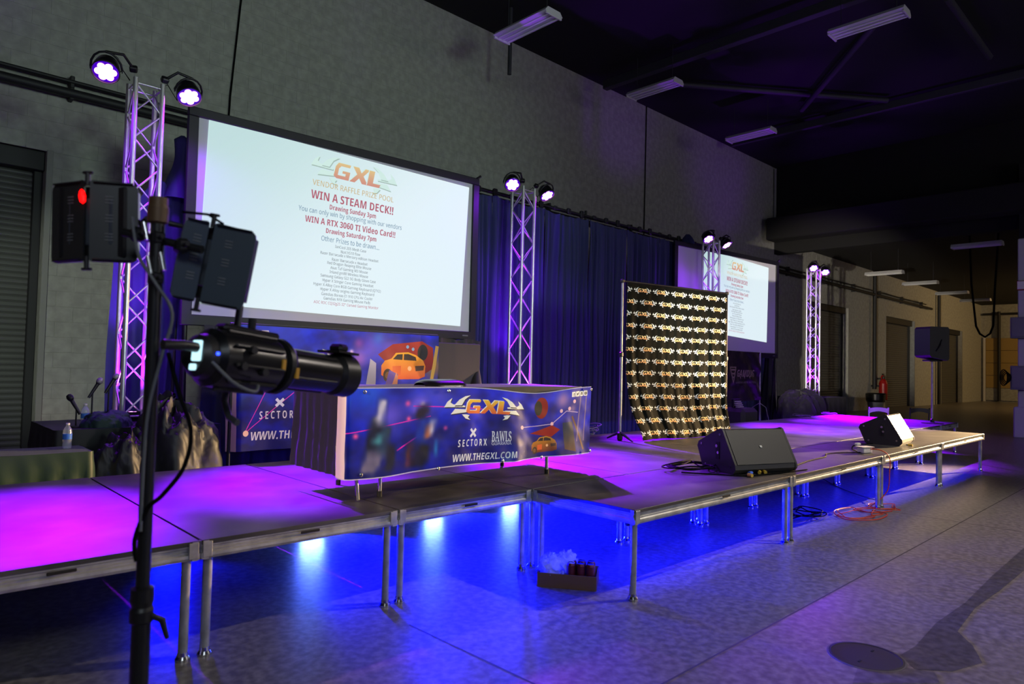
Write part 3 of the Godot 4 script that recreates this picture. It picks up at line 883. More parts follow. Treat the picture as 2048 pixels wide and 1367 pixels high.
func make_end(ew: Node) -> void:
	# door panel, pipes on the end wall
	var p := thing("panelled_door", "tan panelled dock door in the far end wall beside the column", "door", Vector3(XR, 0, -8.6))
	for r in 5:
		var b := MB.new(); b.box(Vector3(-0.05, 0.06 + 0.39 + r * 0.78, 0), Vector3(0.08, 0.765, 3.3), 0.015)
		obj("panel", b, M.tan_panel if r > 0 else M.block_paint, p)
	for sd in [-1, 1]:
		var b := MB.new(); b.box(Vector3(-0.06, 2.0, sd * 1.72), Vector3(0.12, 4.0, 0.12), 0.01); obj("guide_rail", b, M.lamp_white, p)
	var c := MB.new(); c.box(Vector3(-0.1, 2.0, 0.75), Vector3(0.05, 3.9, 0.1), 0.01); obj("lock_bar", c, M.lamp_white, p)
	var b := MB.new(); b.cyl(Vector3(XR - 0.2, 0.02, -9.55 + 0.02), Vector3(XR - 0.2, 5.6, -9.53), 0.09); b.cyl(Vector3(XR - 0.2, 5.45, -10.4), Vector3(XR - 0.2, 5.45, -4.0), 0.07)
	tag(obj("end_wall_pipe", b, M.black_steel), "dark pipe running down and across the far end wall", "pipe")
	# column at the right edge
	var col := MB.new(); col.box(Vector3(22.05, 2.6, -3.42), Vector3(0.5, 5.2, 0.5), 0.02)
	struct("column", col, M.column_paint, "pale painted column at the right edge of the view")
	col = MB.new(); col.box(Vector3(22.05, 6.2, -3.42), Vector3(0.44, 2.0, 0.44)); struct("column", col, M.black_ceiling, "black upper shaft above the pale column")
	for q in [[1.55, 0.62, 0.5, "large pale electrical cabinet fixed low on the right-hand column", M.grey_box], [2.85, 0.55, 0.5, "smaller pale electrical box higher on the right-hand column", M.grey_box], [3.95, 0.24, 0.22, "small red alarm box near the top of the right-hand column", M.red_paint]]:
		var e := thing("alarm_box" if q[2] < 0.3 else "electrical_box", q[3], "box", Vector3(21.79, q[0], -3.55))
		var m := MB.new(); m.box(Vector3(-0.09, 0, 0), Vector3(0.18, q[1], q[2]), 0.012); obj("case", m, q[4], e)
		m = MB.new(); m.box(Vector3(-0.19, 0, 0), Vector3(0.02, q[1] * 0.86, q[2] * 0.86), 0.006); obj("cover", m, q[4] if q[2] > 0.3 else M.white_plastic, e)
	var sk := MB.new(); sk.box(Vector3(21.95, 0.4, -3.42), Vector3(0.75, 0.8, 0.62), 0.03)
	tag(obj("column_guard", sk, M.column_paint), "pale protective casing round the foot of the right-hand column", "guard")
	var cb := MB.new()
	for k in 4:
		var pts := []
		for s in 17:
			var a := TAU * s / 16.0
			pts.append(Vector3(21.6 - 0.03 * k, 1.55 + sin(a) * (0.12 + 0.03 * k), -3.86 + cos(a) * 0.08 - 0.02 * k))
		cb.tube(pts, 0.012, 6)
	tag(obj("cable_coil", cb, M.cable_black), "black cable coiled on the side of the low electrical cabinet", "cable")
	cb = MB.new(); cb.tube([Vector3(24.6, 6.0, -5.35), Vector3(24.6, 4.4, -5.3), Vector3(24.6, 3.1, -5.18), Vector3(24.6, 2.86, -5.08), Vector3(24.6, 2.76, -4.95), Vector3(24.6, 2.86, -4.82), Vector3(24.6, 3.1, -4.74), Vector3(24.6, 4.2, -4.7), Vector3(24.6, 6.0, -4.6)], 0.03, 6)
	tag(obj("hanging_loop", cb, M.cable_black), "black cable looping down from the low ceiling left of the column", "cable")

func make_ceiling_lamps() -> void:
	var spots := [
		[Vector3(7.7, 7.15, -7.87), "unlit ceiling fixture nearest the wide screen"], [Vector3(12.32, 7.6, -4.17), "unlit ceiling fixture washed violet, out over the stage front"],
		[Vector3(12.16, 7.6, -8.44), "unlit ceiling fixture near the wall above the middle curtains"], [Vector3(16.24, 7.6, -8.3), "unlit ceiling fixture above the far screen"],
		[Vector3(22.9, 5.3, -4.8), "lone low ceiling fixture left of the right-hand column"], [Vector3(26.6, 5.2, -8.4), "first low fixture of the row along the far wall"],
		[Vector3(30.3, 5.2, -8.25), "second low fixture of the row along the far wall"], [Vector3(34.7, 5.2, -8.2), "third low fixture of the row along the far wall"],
		[Vector3(38.6, 5.2, -8.15), "last low fixture of the row along the far wall"]]
	var first: Node3D
	for k in spots.size():
		if k == 0:
			first = thing("ceiling_fixture", spots[0][1], "ceiling light", spots[0][0], 0.0, "unlit tube fixtures on the ceiling")
			var b := MB.new()
			b.prism(PackedVector2Array([Vector2(-0.2, 0.0), Vector2(-0.17, -0.02), Vector2(0.17, -0.02), Vector2(0.2, 0.0), Vector2(0.14, 0.07), Vector2(-0.14, 0.07)]), -0.61, 0.61)
			obj("housing", b, M.lamp_white, first)
			for t in 3:
				b = MB.new(); b.cyl(Vector3(-0.11 + t * 0.11, -0.034, -0.57), Vector3(-0.11 + t * 0.11, -0.034, 0.57), 0.015, 8)
				obj("tube", b, mat("tube_glass", Color(0.9, 0.9, 0.9), 0.2), first)
			for s in [-1, 1]:
				b = MB.new(); b.box(Vector3(0, -0.02, s * 0.6), Vector3(0.36, 0.06, 0.03), 0.005); obj("end_cap", b, M.lamp_white, first)
				b = MB.new(); b.cyl(Vector3(0, 0.06, s * 0.45), Vector3(0, 0.84, s * 0.45), 0.006, 5); obj("hanger", b, M.joist_paint, first)
		else:
			dup(first, spots[k][1], spots[k][0])

# ------------------------------------------------------------------ the stage
const X0 := 3.804
const ZL := -3.709   # front edge of the back decks
const ZS := -2.736   # front edge of the front decks
const ZB := -6.15
const LW := 1.2385

func rail_profile() -> PackedVector2Array: # section of the edge rail: x outwards, y up (0 at deck level)
	return PackedVector2Array([Vector2(-0.03, -0.004), Vector2(0.0, -0.004), Vector2(0.0, -0.034), Vector2(-0.006, -0.038), Vector2(-0.006, -0.05), Vector2(0.0, -0.054), Vector2(0.0, -0.062), Vector2(0.008, -0.07), Vector2(0.010, -0.084), Vector2(0.006, -0.098), Vector2(-0.006, -0.102), Vector2(-0.03, -0.102)])

func make_deck(w: float, d: float, label: String, group: String) -> Node3D: # origin at the floor under its back left corner
	var t := thing("stage_deck", label, "stage deck", Vector3.ZERO, 0.0, group)
	var b := MB.new(); b.box(Vector3(w * 0.5, DECK - 0.012, d * 0.5), Vector3(w - 0.012, 0.024, d - 0.012), 0.002)
	obj("deck_board", b, M.deck_board, t)
	b = MB.new(); b.box(Vector3(w * 0.5, DECK - 0.04, d * 0.5), Vector3(w - 0.08, 0.02, d - 0.08)); obj("added_dark_panel", b, M.dark_gap, t)  # dark panel added out of sight to soak up blue bounce
	var e := 0.003
	var sides := [[Vector3(w - 0.003, 0, 0), Vector3(0, 0, 1), d], [Vector3(e, 0, d), Vector3(0, 0, -1), d], [Vector3(0, 0, e), Vector3(1, 0, 0), w], [Vector3(w, 0, d - e), Vector3(-1, 0, 0), w]]
	for s in sides:
		b = MB.new()
		var run: Vector3 = s[1]
		var outw := Vector3(run.z, 0, -run.x)
		b.xf = Transform3D(Basis(outw, Vector3.UP, outw.cross(Vector3.UP)), s[0] + Vector3(0, DECK, 0) - outw * 0.009)
		var L: float = s[2]
		if outw.cross(Vector3.UP).dot(run) > 0: b.prism(rail_profile(), 0.002, L - 0.002)
		else: b.prism(rail_profile(), -L + 0.002, -0.002)
		var rail := obj("edge_rail", b, M.aluminium, t)
		if outw.z > 0.5:
			b = MB.new()
			b.box(Vector3(w * 0.5, DECK - 0.044, d + 0.0), Vector3(0.12, 0.016, 0.006), 0.003)
			obj("handle_slot", b, M.dark_gap, rail)
	for cx in [0, 1]:
		for cz in [0, 1]:
			var px: float = 0.055 if cx == 0 else w - 0.055
			var pz: float = 0.05 if cz == 0 else d - 0.05
			b = MB.new(); b.cyl(Vector3(px, 0.02, pz), Vector3(px, DECK - 0.05, pz), 0.024, 14)
			var leg := obj("leg", b, M.aluminium, t)
			b = MB.new(); b.xf.origin = Vector3(px, 0, pz); b.lathe([Vector2(0.001, 0.0), Vector2(0.036, 0.0), Vector2(0.036, 0.012), Vector2(0.028, 0.026), Vector2(0.024, 0.045)], 14)
			obj("foot", b, M.chrome, leg)
			b = MB.new(); b.box(Vector3(px + (-0.02 if cx == 0 else 0.02), DECK - 0.05, d - 0.004 if cz == 1 else 0.004), Vector3(0.05, 0.085, 0.008), 0.003)
			obj("corner_plate", b, M.aluminium, t)
	return t

func make_stage() -> void:
	var ord := ["leftmost back deck, cut off by the left edge of the view", "second back deck from the left, in front of the green platform", "third back deck from the left, behind the lighting stand", "back deck under the left half of the skirted table", "back deck under the right half of the skirted table, at the inner corner", "back deck behind the near front deck, past the table", "back deck in front of the pole foot of the emblem backdrop", "back deck under the middle of the emblem backdrop", "back deck right of the emblem backdrop", "back deck before the low sponsor banner", "back deck left of the far truss tower", "back deck before the far truss tower", "last but two of the back decks at the far end", "last but one of the back decks at the far end", "far end back deck carrying the pole speaker"]
	var first := make_deck(LW, ZL - ZB, "", "back decks of the stage")
	for k in 15:
		var p := Vector3(X0 + (k - 5) * LW, 0, ZB)
		if k == 0:
			first.position = p; first.set_meta("label", ord[0])
		else: dup(first, ord[k], p)
	ord = ["near front deck whose corner leg stands beside the cardboard tray", "second front deck, carrying the big wedge speaker", "third front deck, with the orange cord over its edge", "far front deck carrying the tilted wedge speaker"]
	first = make_deck(2.44, ZS - ZL - 0.004, "", "front decks of the stage")
	for k in 4:
		var p := Vector3(X0 + k * 2.44, 0, ZL + 0.004)
		if k == 0:
			first.position = p; first.set_meta("label", ord[0])
		else: dup(first, ord[k], p)
	# blue wash lights: four on the floor under the back edge, unseen bars under the front rail
	var xs := [1.82, 3.07, 4.47, 5.6]
	var nm := ["under the third back deck", "under the left half of the table", "under the right half of the table", "near the inner corner of the stage"]
	for k in xs.size():
		var t := thing("floor_light", "blue floor light under the stage, " + nm[k], "light", Vector3(xs[k], 0, -5.82), 0.0, "blue lights under the stage")
		var b := MB.new(); b.box(Vector3(0, 0.15, -0.06), Vector3(0.26, 0.2, 0.12), 0.02); obj("housing", b, M.black_metal, t)
		b = MB.new(); b.box(Vector3(0, 0.025, -0.06), Vector3(0.3, 0.05, 0.16), 0.006); obj("foot", b, M.black_metal, t)
		b = MB.new(); b.box(Vector3(0, 0.15, 0.003), Vector3(0.22, 0.15, 0.006), 0.002); obj("led_face", b, M.led_blue if k > 0 else glow("led_blue_dim", Color(0.1, 0.2, 1.0), 5.0), t)
		var l := SpotLight3D.new()
		l.name = "beam"
		l.light_color = Color(0.0, 0.0, 1.0)
		l.light_energy = BLUE * [0.03, 1.7, 1.2, 0.7][k]
		l.spot_angle = [40.0, 34.0, 46.0, 55.0][k]
		l.spot_angle_attenuation = 1.0
		l.light_size = 0.08
		l.spot_range = 60.0; l.spot_attenuation = 2.0
		l.shadow_enabled = true
		t.add_child(l)
		l.position = Vector3(0, 0.15, 0.05)
		l.rotation = Vector3(-0.2, PI + (0.12 if k == 1 else 0.0), 0)
	for k in 4:
		var t := thing("unseen_light_bar", "unseen blue light bar behind the front rail, " + ["under the near front deck", "under the big wedge speaker's deck", "under the deck with the orange cord", "under the far front deck"][k], "light", Vector3(5.024 + 2.44 * k, DECK - 0.122, -2.86), 0.0, "blue lights under the stage")  # hidden by the rail, placed to light the floor below blue
		var b := MB.new(); b.box(Vector3(0, 0.0, 0), Vector3(2.3, 0.03, 0.04), 0.008); obj("housing", b, M.black_metal, t)
		b = MB.new(); b.box(Vector3(0, -0.004, -0.021), Vector3(2.26, 0.018, 0.003)); obj("led_face", b, glow("led_blue_bar", Color(0.0, 0.05, 1.0), 3.0), t)
		var l := AreaLight3D.new()
		l.name = "beam"
		l.area_size = Vector2(2.3, 0.03)
		l.light_color = Color(0.0, 0.0, 1.0)
		l.light_energy = BAR
		l.area_range = 60.0
		l.shadow_enabled = true
		t.add_child(l)
		l.position = Vector3(0, -0.026, -0.03)
		l.rotation = Vector3(-0.45, 0, 0)

# ------------------------------------------------------------------ lighting towers
const TB := 0.93
const TH := 3.44

func make_truss(label: String, at: Vector3) -> Node3D:
	var t := thing("truss_tower", label, "truss tower", at, 0.0, "lit truss towers behind the stage")
	var b := MB.new(); b.cyl(Vector3.ZERO, Vector3(0, TH, 0), 0.025, 14)
	var chord := b.mesh()
	for sx in [-1, 1]:
		for sz in [-1, 1]:
			var o := put("chord", chord, M.truss_alu, t); o.position = Vector3(sx * 0.125, 0, sz * 0.125)
	var n := 12
	var p := (TH - 0.1) / n
	var bars := []
	for k in 2:
		b = MB.new(); b.cyl(Vector3(-0.125 if k == 0 else 0.125, 0, 0), Vector3(0.125 if k == 0 else -0.125, p, 0), 0.0095, 8)
		bars.append(b.mesh())
	b = MB.new(); b.cyl(Vector3(-0.125, 0, 0), Vector3(0.125, 0, 0), 0.0095, 8)
	var cross := b.mesh()
	for face in 4:
		for k in n:
			var o := put("brace", bars[(k + face) % 2], M.truss_alu, t)
			o.rotation.y = face * PI / 2
			o.position = Vector3(0, 0.05 + k * p, 0) + Basis(Vector3.UP, face * PI / 2) * Vector3(0, 0, 0.125)
		for y in [0.05, TH - 0.05]:
			var o := put("crossbar", cross, M.truss_alu, t)
			o.rotation.y = face * PI / 2
			o.position = Vector3(0, y, 0) + Basis(Vector3.UP, face * PI / 2) * Vector3(0, 0, 0.125)
	b = MB.new(); b.box(Vector3(0, -0.006, 0), Vector3(0.42, 0.012, 0.42), 0.003); obj("base_plate", b, M.black_metal, t)
	return t

func make_par(label: String, at: Vector3, aim: Vector3, clampx: float, e: float) -> Node3D:
	# a round LED lamp on a yoke; local +z is the beam
	var t := thing("stage_lamp", label, "stage light", at, 0.0, "violet stage lamps on the truss towers")
	var dir := (aim - at).normalized()
	t.basis = basis_to(dir)
	var rot := Basis(Vector3.RIGHT, PI / 2) # lathe axis y -> z
	var b := MB.new(); b.xf.basis = rot
	b.lathe([Vector2(0.001, -0.17), Vector2(0.07, -0.17), Vector2(0.10, -0.13), Vector2(0.115, -0.06), Vector2(0.12, 0.0), Vector2(0.125, 0.015), Vector2(0.118, 0.02), Vector2(0.112, 0.006), Vector2(0.001, 0.004)], 28)
	obj("housing", b, M.black_gloss, t)
	b = MB.new(); b.xf.basis = rot; b.lathe([Vector2(0.112, 0.006), Vector2(0.001, 0.008)], 28)
	obj("lens_plate", b, M.led_plate, t)  # violet light from the LEDs put into the plate as a faint glow
	for k in 7:
		var a := TAU * k / 6.0
		var r := 0.0 if k == 6 else 0.062
		b = MB.new(); b.xf = Transform3D(rot, Vector3(cos(a) * r, sin(a) * r, 0.0))
		b.lathe([Vector2(0.034, 0.008), Vector2(0.034, 0.014), Vector2(0.022, 0.02), Vector2(0.001, 0.022)], 14)
		obj("led_lens", b, M.led_purple, t)
	# yoke arms and clamp towards the tower, turned upright in the world
	var inv: Basis = t.basis.inverse()
	b = MB.new()
	for s in [-1.0, 1.0]:
		b.box(Vector3(s * 0.135, 0.0, -0.05), Vector3(0.008, 0.03, 0.05), 0.002)
	var pts := []
	for k in 9:
		var a := PI * k / 8.0
		pts.append(Vector3(cos(a) * 0.135, sin(a) * 0.15, -0.05 - sin(a) * 0.05))
	b.tube(pts, 0.011, 6)
	obj("yoke", b, M.black_metal, t)
	b = MB.new()
	b.tube([Vector3(0, 0.15, -0.1), Vector3(0, 0.15, -0.1) + inv * Vector3(clampx * 0.6, 0.02, 0), inv * Vector3(clampx, 0.0, -0.06) + Vector3(0, 0.1, -0.06)], 0.014, 6)
	b.box(inv * Vector3(clampx, 0.0, -0.06) + Vector3(0, 0.1, -0.06), Vector3(0.07, 0.06, 0.06), 0.01)
	obj("clamp", b, M.black_metal, t)
	b = MB.new()
	b.tube([Vector3(0.02, -0.02, -0.17), inv * Vector3(clampx * 0.3, -0.02, -0.15), inv * Vector3(clampx * 0.7, 0.12, -0.16), inv * Vector3(clampx, 0.05, -0.2)], 0.006, 5)
	obj("cable", b, M.cable_black, t)
	var l := SpotLight3D.new()
	l.name = "beam"
	l.light_color = Color(0.49, 0.0, 1.0)
	l.light_energy = e
	l.spot_angle = 15.0
	l.spot_angle_attenuation = 1.0
	l.light_size = 0.06
	l.spot_range = 60.0; l.spot_attenuation = 2.0
	l.shadow_enabled = true
	t.add_child(l)
	l.position = Vector3(0, 0, 0.09)
	l.rotation = Vector3(0, PI, 0)
	var w := SpotLight3D.new() # the wide, weak spill round the beam
	w.name = "spill"
	w.light_color = Color(0.54, 0.02, 1.0); w.light_energy = SPILL * (1.0 if at.x < 9.0 else 0.5); w.spot_angle = 84.0; w.spot_angle_attenuation = 0.6; w.light_size = 0.1
	w.spot_range = 60.0; w.spot_attenuation = 2.0; w.shadow_enabled = true
	t.add_child(w)
	w.position = Vector3(0, 0, 0.09)
	w.rotation = Vector3(0, PI, 0)
	return t

func make_towers() -> void:
	var xs := [2.0, 7.47, 13.2, 18.55]
	var nm := ["left truss tower behind the lighting stand, left of the wide screen", "second truss tower, before the curtains right of the wide screen", "third truss tower, rising behind the emblem backdrop", "far right truss tower standing clear before the wall"]
	var aims := [[Vector3(0.55, DECK, -4.8), Vector3(2.5, DECK, -5.1)], [Vector3(5.3, DECK, -4.5), Vector3(7.8, DECK, -4.9)], [Vector3(11.6, DECK, -4.9), Vector3(13.6, DECK, -4.9)], [Vector3(15.4, DECK, -5.0), Vector3(16.3, DECK, -5.6)]]
	for k in 4:
		make_truss(nm[k], Vector3(xs[k], TB, -7.625))
		for s in 2:
			var q := Vector3(xs[k] + (-0.40 if s == 0 else 0.37), 4.33 if s == 0 else 4.31, -7.46)
			make_par("violet lamp on the %s of the %s" % [["left", "right"][s], ["left truss tower beside the wide screen", "second truss tower", "third truss tower behind the backdrop", "far right truss tower"][k]], q, aims[k][s], 0.26 if s == 0 else -0.24, PAR * (1.0 if k < 2 else 1.2))
		# small uplight inside the foot of the tower
		var u := thing("uplight", "small violet uplight inside the foot of the " + ["left truss tower", "second truss tower", "third truss tower", "far right truss tower"][k], "light", Vector3(xs[k], TB, -7.625), 0.0, "uplights inside the towers")
		var b := MB.new(); b.lathe([Vector2(0.001, 0.0), Vector2(0.07, 0.0), Vector2(0.075, 0.03), Vector2(0.075, 0.09), Vector2(0.068, 0.09), Vector2(0.06, 0.075), Vector2(0.001, 0.074)], 18)
		obj("housing", b, M.black_metal, u)
		for q in 4:
			b = MB.new(); b.xf.origin = Vector3(cos(q * PI / 2) * 0.032, 0.072, sin(q * PI / 2) * 0.032); b.lathe([Vector2(0.024, 0.0), Vector2(0.02, 0.012), Vector2(0.001, 0.015)], 10)
			obj("led_lens", b, M.led_purple, u)
		var l := SpotLight3D.new()
		l.name = "beam"
		l.light_color = Color(0.56, 0.08, 1.0); l.light_energy = UPL; l.spot_angle = 35.0; l.spot_angle_attenuation = 0.8; l.light_size = 0.05
		l.spot_range = 60.0; l.spot_attenuation = 2.0; l.shadow_enabled = true
		u.add_child(l)
		l.position = Vector3(0, 0.13, 0)
		l.rotation = Vector3(PI / 2, 0, 0)

# ------------------------------------------------------------------ screens
func make_screen(label: String, tl: Vector3, turn: float, w: float, h: float, img: Array, key: StandardMaterial3D) -> Node3D:
	# origin at the upper left corner of the frame; local x to the right, y up; turned about y
	var t := thing("projection_screen", label, "screen", tl, turn, "projection screens")
	var b := MB.new(); b.quad(Vector3(0.05, -h + 0.05, 0), Vector3(w - 0.05, -h + 0.05, 0), Vector3(w - 0.05, -0.05, 0), Vector3(0.05, -0.05, 0))
	b.quad(Vector3(0.05, -0.05, -0.012), Vector3(w - 0.05, -0.05, -0.012), Vector3(w - 0.05, -h + 0.05, -0.012), Vector3(0.05, -h + 0.05, -0.012))
	obj("screen_fabric", b, M.screen_fabric, t)
	for q in [[Vector3(w * 0.5, -0.05, 0), Vector3(w, 0.1, 0.06)], [Vector3(w * 0.5, -h + 0.06, 0), Vector3(w, 0.12, 0.06)], [Vector3(0.055, -h * 0.5, 0), Vector3(0.11, h - 0.2, 0.06)], [Vector3(w - 0.055, -h * 0.5, 0), Vector3(0.11, h - 0.2, 0.06)]]:
		b = MB.new(); b.box(q[0], q[1], 0.008); obj("frame_bar", b, M.frame_black, t)
	for x in [0.06, w - 0.06]:
		for s in [-1, 1]:
			b = MB.new(); b.tube([Vector3(x, -h + 0.1, -0.03), Vector3(x, -tl.y + 0.01, -0.03 + s * 0.1)], 0.025, 8); obj("leg", b, M.black_metal, t)
	b = MB.new(); b.box(Vector3(w - 0.2, -h + 0.06, 0.032), Vector3(0.1, 0.018, 0.003)); obj("maker_plate", b, M.grey_box, t)
	b = MB.new(); b.cyl(Vector3(w - 0.03, 0.0, 0), Vector3(w + 0.04, 0.05, 0), 0.018, 8); obj("corner_knob", b, M.black_plastic, t)
	# projected picture: a fine grid so that the keystoned corners stay straight
	b = MB.new()
	var c: Array = img
	b.grid(12, 8, func(u: float, v: float) -> Vector3:
		var a: Vector2 = c[0].lerp(c[1], u); var d: Vector2 = c[3].lerp(c[2], u)
		var p := a.lerp(d, v)
		return Vector3(p.x, p.y, 0.004))
	obj("screen_picture", b, key, t)
	var l := AreaLight3D.new()
	l.name = "screen_glow"
	l.area_size = Vector2(absf(c[1].x - c[0].x), absf(c[0].y - c[3].y))
	l.light_color = Color(0.88, 0.97, 1.0)
	l.light_energy = SCREEN
	l.area_range = 60.0
	l.shadow_enabled = true
	t.add_child(l)
	l.position = Vector3((c[0].x + c[1].x) * 0.5, (c[0].y + c[3].y) * 0.5, 0.02)
	l.rotation = Vector3(0, PI, 0)
	return t

func make_screens() -> void:
	var m := StandardMaterial3D.new()
	m.resource_name = "screen_picture"
	m.albedo_color = Color(0.35, 0.35, 0.35)
	m.roughness = 0.9
	m.emission_enabled = true
	m.emission = Color.BLACK
	m.emission_texture = ImageTexture.create_from_image(slide_print())
	m.emission_energy_multiplier = 0.93
	m.texture_repeat = false
	var w1 := 4.06
	make_screen("wide projection screen with the raffle slide, between the first two truss towers", Vector3(2.475, 4.33, -7.8), deg_to_rad(-2.4), w1, 2.40, S1, m)
	make_screen("far projection screen with the raffle slide, partly behind the emblem backdrop", Vector3(12.3, 4.29, -7.97), deg_to_rad(-5.4), 4.06, 2.40, S2, m)

# ------------------------------------------------------------------ curtains and cloth
func curtain(label: String, x0: float, x1: float, ytop: Callable, y1: float, z: float, seed_: int, m: Material, amp := 0.05, pitch := 0.13) -> Node3D:
	var r := RandomNumberGenerator.new(); r.seed = seed_
	var ph := []
	var f := noise(0.9, seed_, 2)
	var n := int((x1 - x0) / pitch)
	var b := MB.new()
	b.grid(n * 8, 24, func(u: float, v: float) -> Vector3:
		var x := lerpf(x0, x1, u)
		var s := (x - x0) / pitch
		s += f.get_noise_2d(x * 3.0, v * 0.35) * 0.9
		var k := sin(s * TAU) + 0.35 * sin(s * TAU * 0.37 + 1.3)
		var a := amp * (0.55 + 0.45 * smoothstep(0.0, 0.08, v)) * (0.75 + 0.5 * f.get_noise_2d(x * 1.7 + 40.0, v * 0.2))
		var yt: float = ytop.call(u)
		yt += 0.012 * sin(s * TAU * 0.5) * (1.0 - v)
		return Vector3(x + 0.012 * sin(v * 9.0 + s), lerpf(yt, y1, v), z + a * k))
	var o := obj("stage_curtain", b, m)
	tag(o, label, "curtain", "curtains hung behind the stage")
	return o

func make_curtains() -> void:
	var nm := ["navy curtain panel next to the right edge of the wide screen", "navy curtain panel directly behind the second truss tower", "navy curtain panel just right of the second truss tower", "navy curtain panel between the tower and the emblem backdrop", "navy curtain panel rising behind the left half of the backdrop", "navy curtain panel at the right end of the pipe, near the third tower"]
	var xs := [6.55, 7.25, 8.45, 9.65, 10.85, 12.0, 13.05]
	for k in 6:
		curtain(nm[k], xs[k], xs[k + 1] - 0.01, func(u: float) -> float: return 4.30 - 0.03 * sin(u * PI), 0.03, -8.12 + 0.02 * (k % 2), 30 + k, M.navy_drape, 0.05, 0.12 + 0.015 * (k % 3))
	var b := MB.new(); b.cyl(Vector3(6.4, 4.36, -8.14), Vector3(13.7, 4.40, -8.14), 0.022, 8)
	var p := tag(obj("curtain_rail", b, M.black_steel), "long thin rail carrying the navy curtains", "rail")
	for k in 19:
		b = MB.new(); b.box(Vector3(6.6 + k * 0.36, 4.36 + 0.002 * k, -8.13), Vector3(0.09, 0.07 + 0.03 * (k % 3), 0.06), 0.015)
		obj("hook", b, M.black_steel, p)
	for q in [[9.68, 4.37], [13.1, 4.4]]:
		b = MB.new(); b.cyl(Vector3(q[0], 0.0, -8.2), Vector3(q[0], q[1] + 0.12, -8.2), 0.025, 8)
		obj("upright", b, M.black_steel, p)
	b = MB.new()
	b.grid(18, 10, func(u: float, v: float) -> Vector3:
		var a := u * TAU
		var r := 0.13 * sin(v * PI * 0.85 + 0.25) * (1.0 + 0.25 * sin(a * 3.0))
		return Vector3(12.95 + cos(a) * r, 4.52 - v * 0.42, -8.05 - sin(a) * r))
	tag(obj("cloth_bundle", b, M.navy_drape), "dark cloth knotted over the right end of the curtain rail", "cloth")
	# left of the wide screen: a sagging length of curtain tied to a post
	curtain("sagging navy curtain between the left truss tower and the wide screen", 1.88, 2.62, func(u: float) -> float: return 3.75 - 0.55 * pow(1.0 - u, 0.7) - 0.1 * sin(u * 9.0), 0.03, -8.15, 61, M.navy_drape, 0.05, 0.14)
	b = MB.new(); b.cyl(Vector3(2.55, 0.0, -8.2), Vector3(2.55, 4.06, -8.2), 0.025, 8)
	var post := tag(obj("curtain_post", b, M.black_steel), "upright post with cloth tied over its top, left of the wide screen", "post")
	b = MB.new()
	b.grid(20, 12, func(u: float, v: float) -> Vector3:
		var a := u * TAU
		var r := (0.10 - 0.05 * sin(v * PI * 1.4)) * (1.0 + 0.2 * sin(a * 4.0 + v * 5.0)) + 0.06 * v
		if v < 0.06: r *= 0.2
		return Vector3(2.55 + cos(a) * r, 4.1 - v * 0.75, -8.18 - sin(a) * r))
	obj("tied_cloth", b, M.navy_drape, post)
	# dark cloths under and beside the wide screen
	curtain("black skirt cloth hanging behind the rear banner, under the wide screen", 2.6, 6.5, func(u: float) -> float: return 1.92, 0.03, -7.45, 71, M.black_cloth, 0.035, 0.2)
	b = MB.new(); b.box(Vector3(5.62, 1.42, -6.9), Vector3(0.75, 0.85, 0.05), 0.01)
	var gp := tag(obj("grey_divider", b, mat("grey_mesh", Color(0.23, 0.21, 0.25), 0.8)), "dark grey panel right of the rear banner, under the wide screen", "panel")
	b = MB.new(); b.box(Vector3(5.24, 1.42, -6.87), Vector3(0.04, 0.9, 0.03), 0.006); obj("edge_trim", b, M.grey_box, gp)
	b = MB.new(); b.tube([Vector3(5.45, 0.03, -6.3), Vector3(5.75, 1.0, -6.6), Vector3(6.15, 1.85, -7.2)], [0.1, 0.09, 0.03], 8)
	tag(obj("leaning_support", b, M.black_cloth), "black support leaning beside the dark grey panel", "support")
	# far screen side
	curtain("dark curtain hanging at the right edge of the far screen", 16.5, 17.25, func(u: float) -> float: return 4.1 - 1.2 * u * u, 0.03, -8.25, 81, M.navy_drape, 0.05, 0.16)
	curtain("navy curtain under the far screen behind the sponsor banner", 12.6, 16.6, func(u: float) -> float: return 2.05, 0.03, -8.15, 83, M.navy_drape, 0.04, 0.22)
	b = MB.new()
	b.grid(24, 16, func(u: float, v: float) -> Vector3:
		var a := u * TAU
		var r := lerpf(0.10, 0.42, v * v) * (1.0 + 0.16 * sin(a * 7.0 + v * 2.0))
		return Vector3(16.55 + cos(a) * r, 2.25 - v * 2.22, -7.9 - sin(a) * r * 0.8))
	tag(obj("gathered_cloth", b, M.black_cloth), "dark cloth gathered in a cone between the far screen and the far tower", "cloth")

func heap(called: String, label: String, c: Vector3, rx: float, rz: float, h: float, seed_: int, m: Material, sharp := 0.55) -> Node3D:
	# a crumpled mound of cloth
	var f := noise(1.4, seed_, 3)
	var g := noise(0.8, seed_ + 7, 2, FastNoiseLite.TYPE_SIMPLEX)
	var b := MB.new()
	b.grid(72, 30, func(u: float, v: float) -> Vector3:
		var a := -u * TAU
		var ca := cos(a); var sa := sin(a)
		var w := v
		var prof := pow(1.0 - pow(w, 2.4), sharp)
		var q := Vector2(ca, sa) * 1.2
		var fold := absf(f.get_noise_3d(q.x * 0.9 + w * 0.5, q.y * 0.9, w * 0.9)) * 1.6 - 0.3
		fold += absf(f.get_noise_3d(q.x * 2.2 + 9.0, q.y * 2.2, w * 3.4)) * 0.9
		var big := g.get_noise_3d(q.x, q.y, w * 0.8)
		var r := pow(w, 0.55) * (1.0 + 0.22 * big + 0.13 * fold * w)
		return c + Vector3(ca * rx * r, h * prof * (1.0 + 0.2 * big) + 0.10 * h * fold * (1.0 - w * 0.8), sa * rz * r))
	var o := obj(called, b, m)
	tag(o, label, "cloth")
	return o

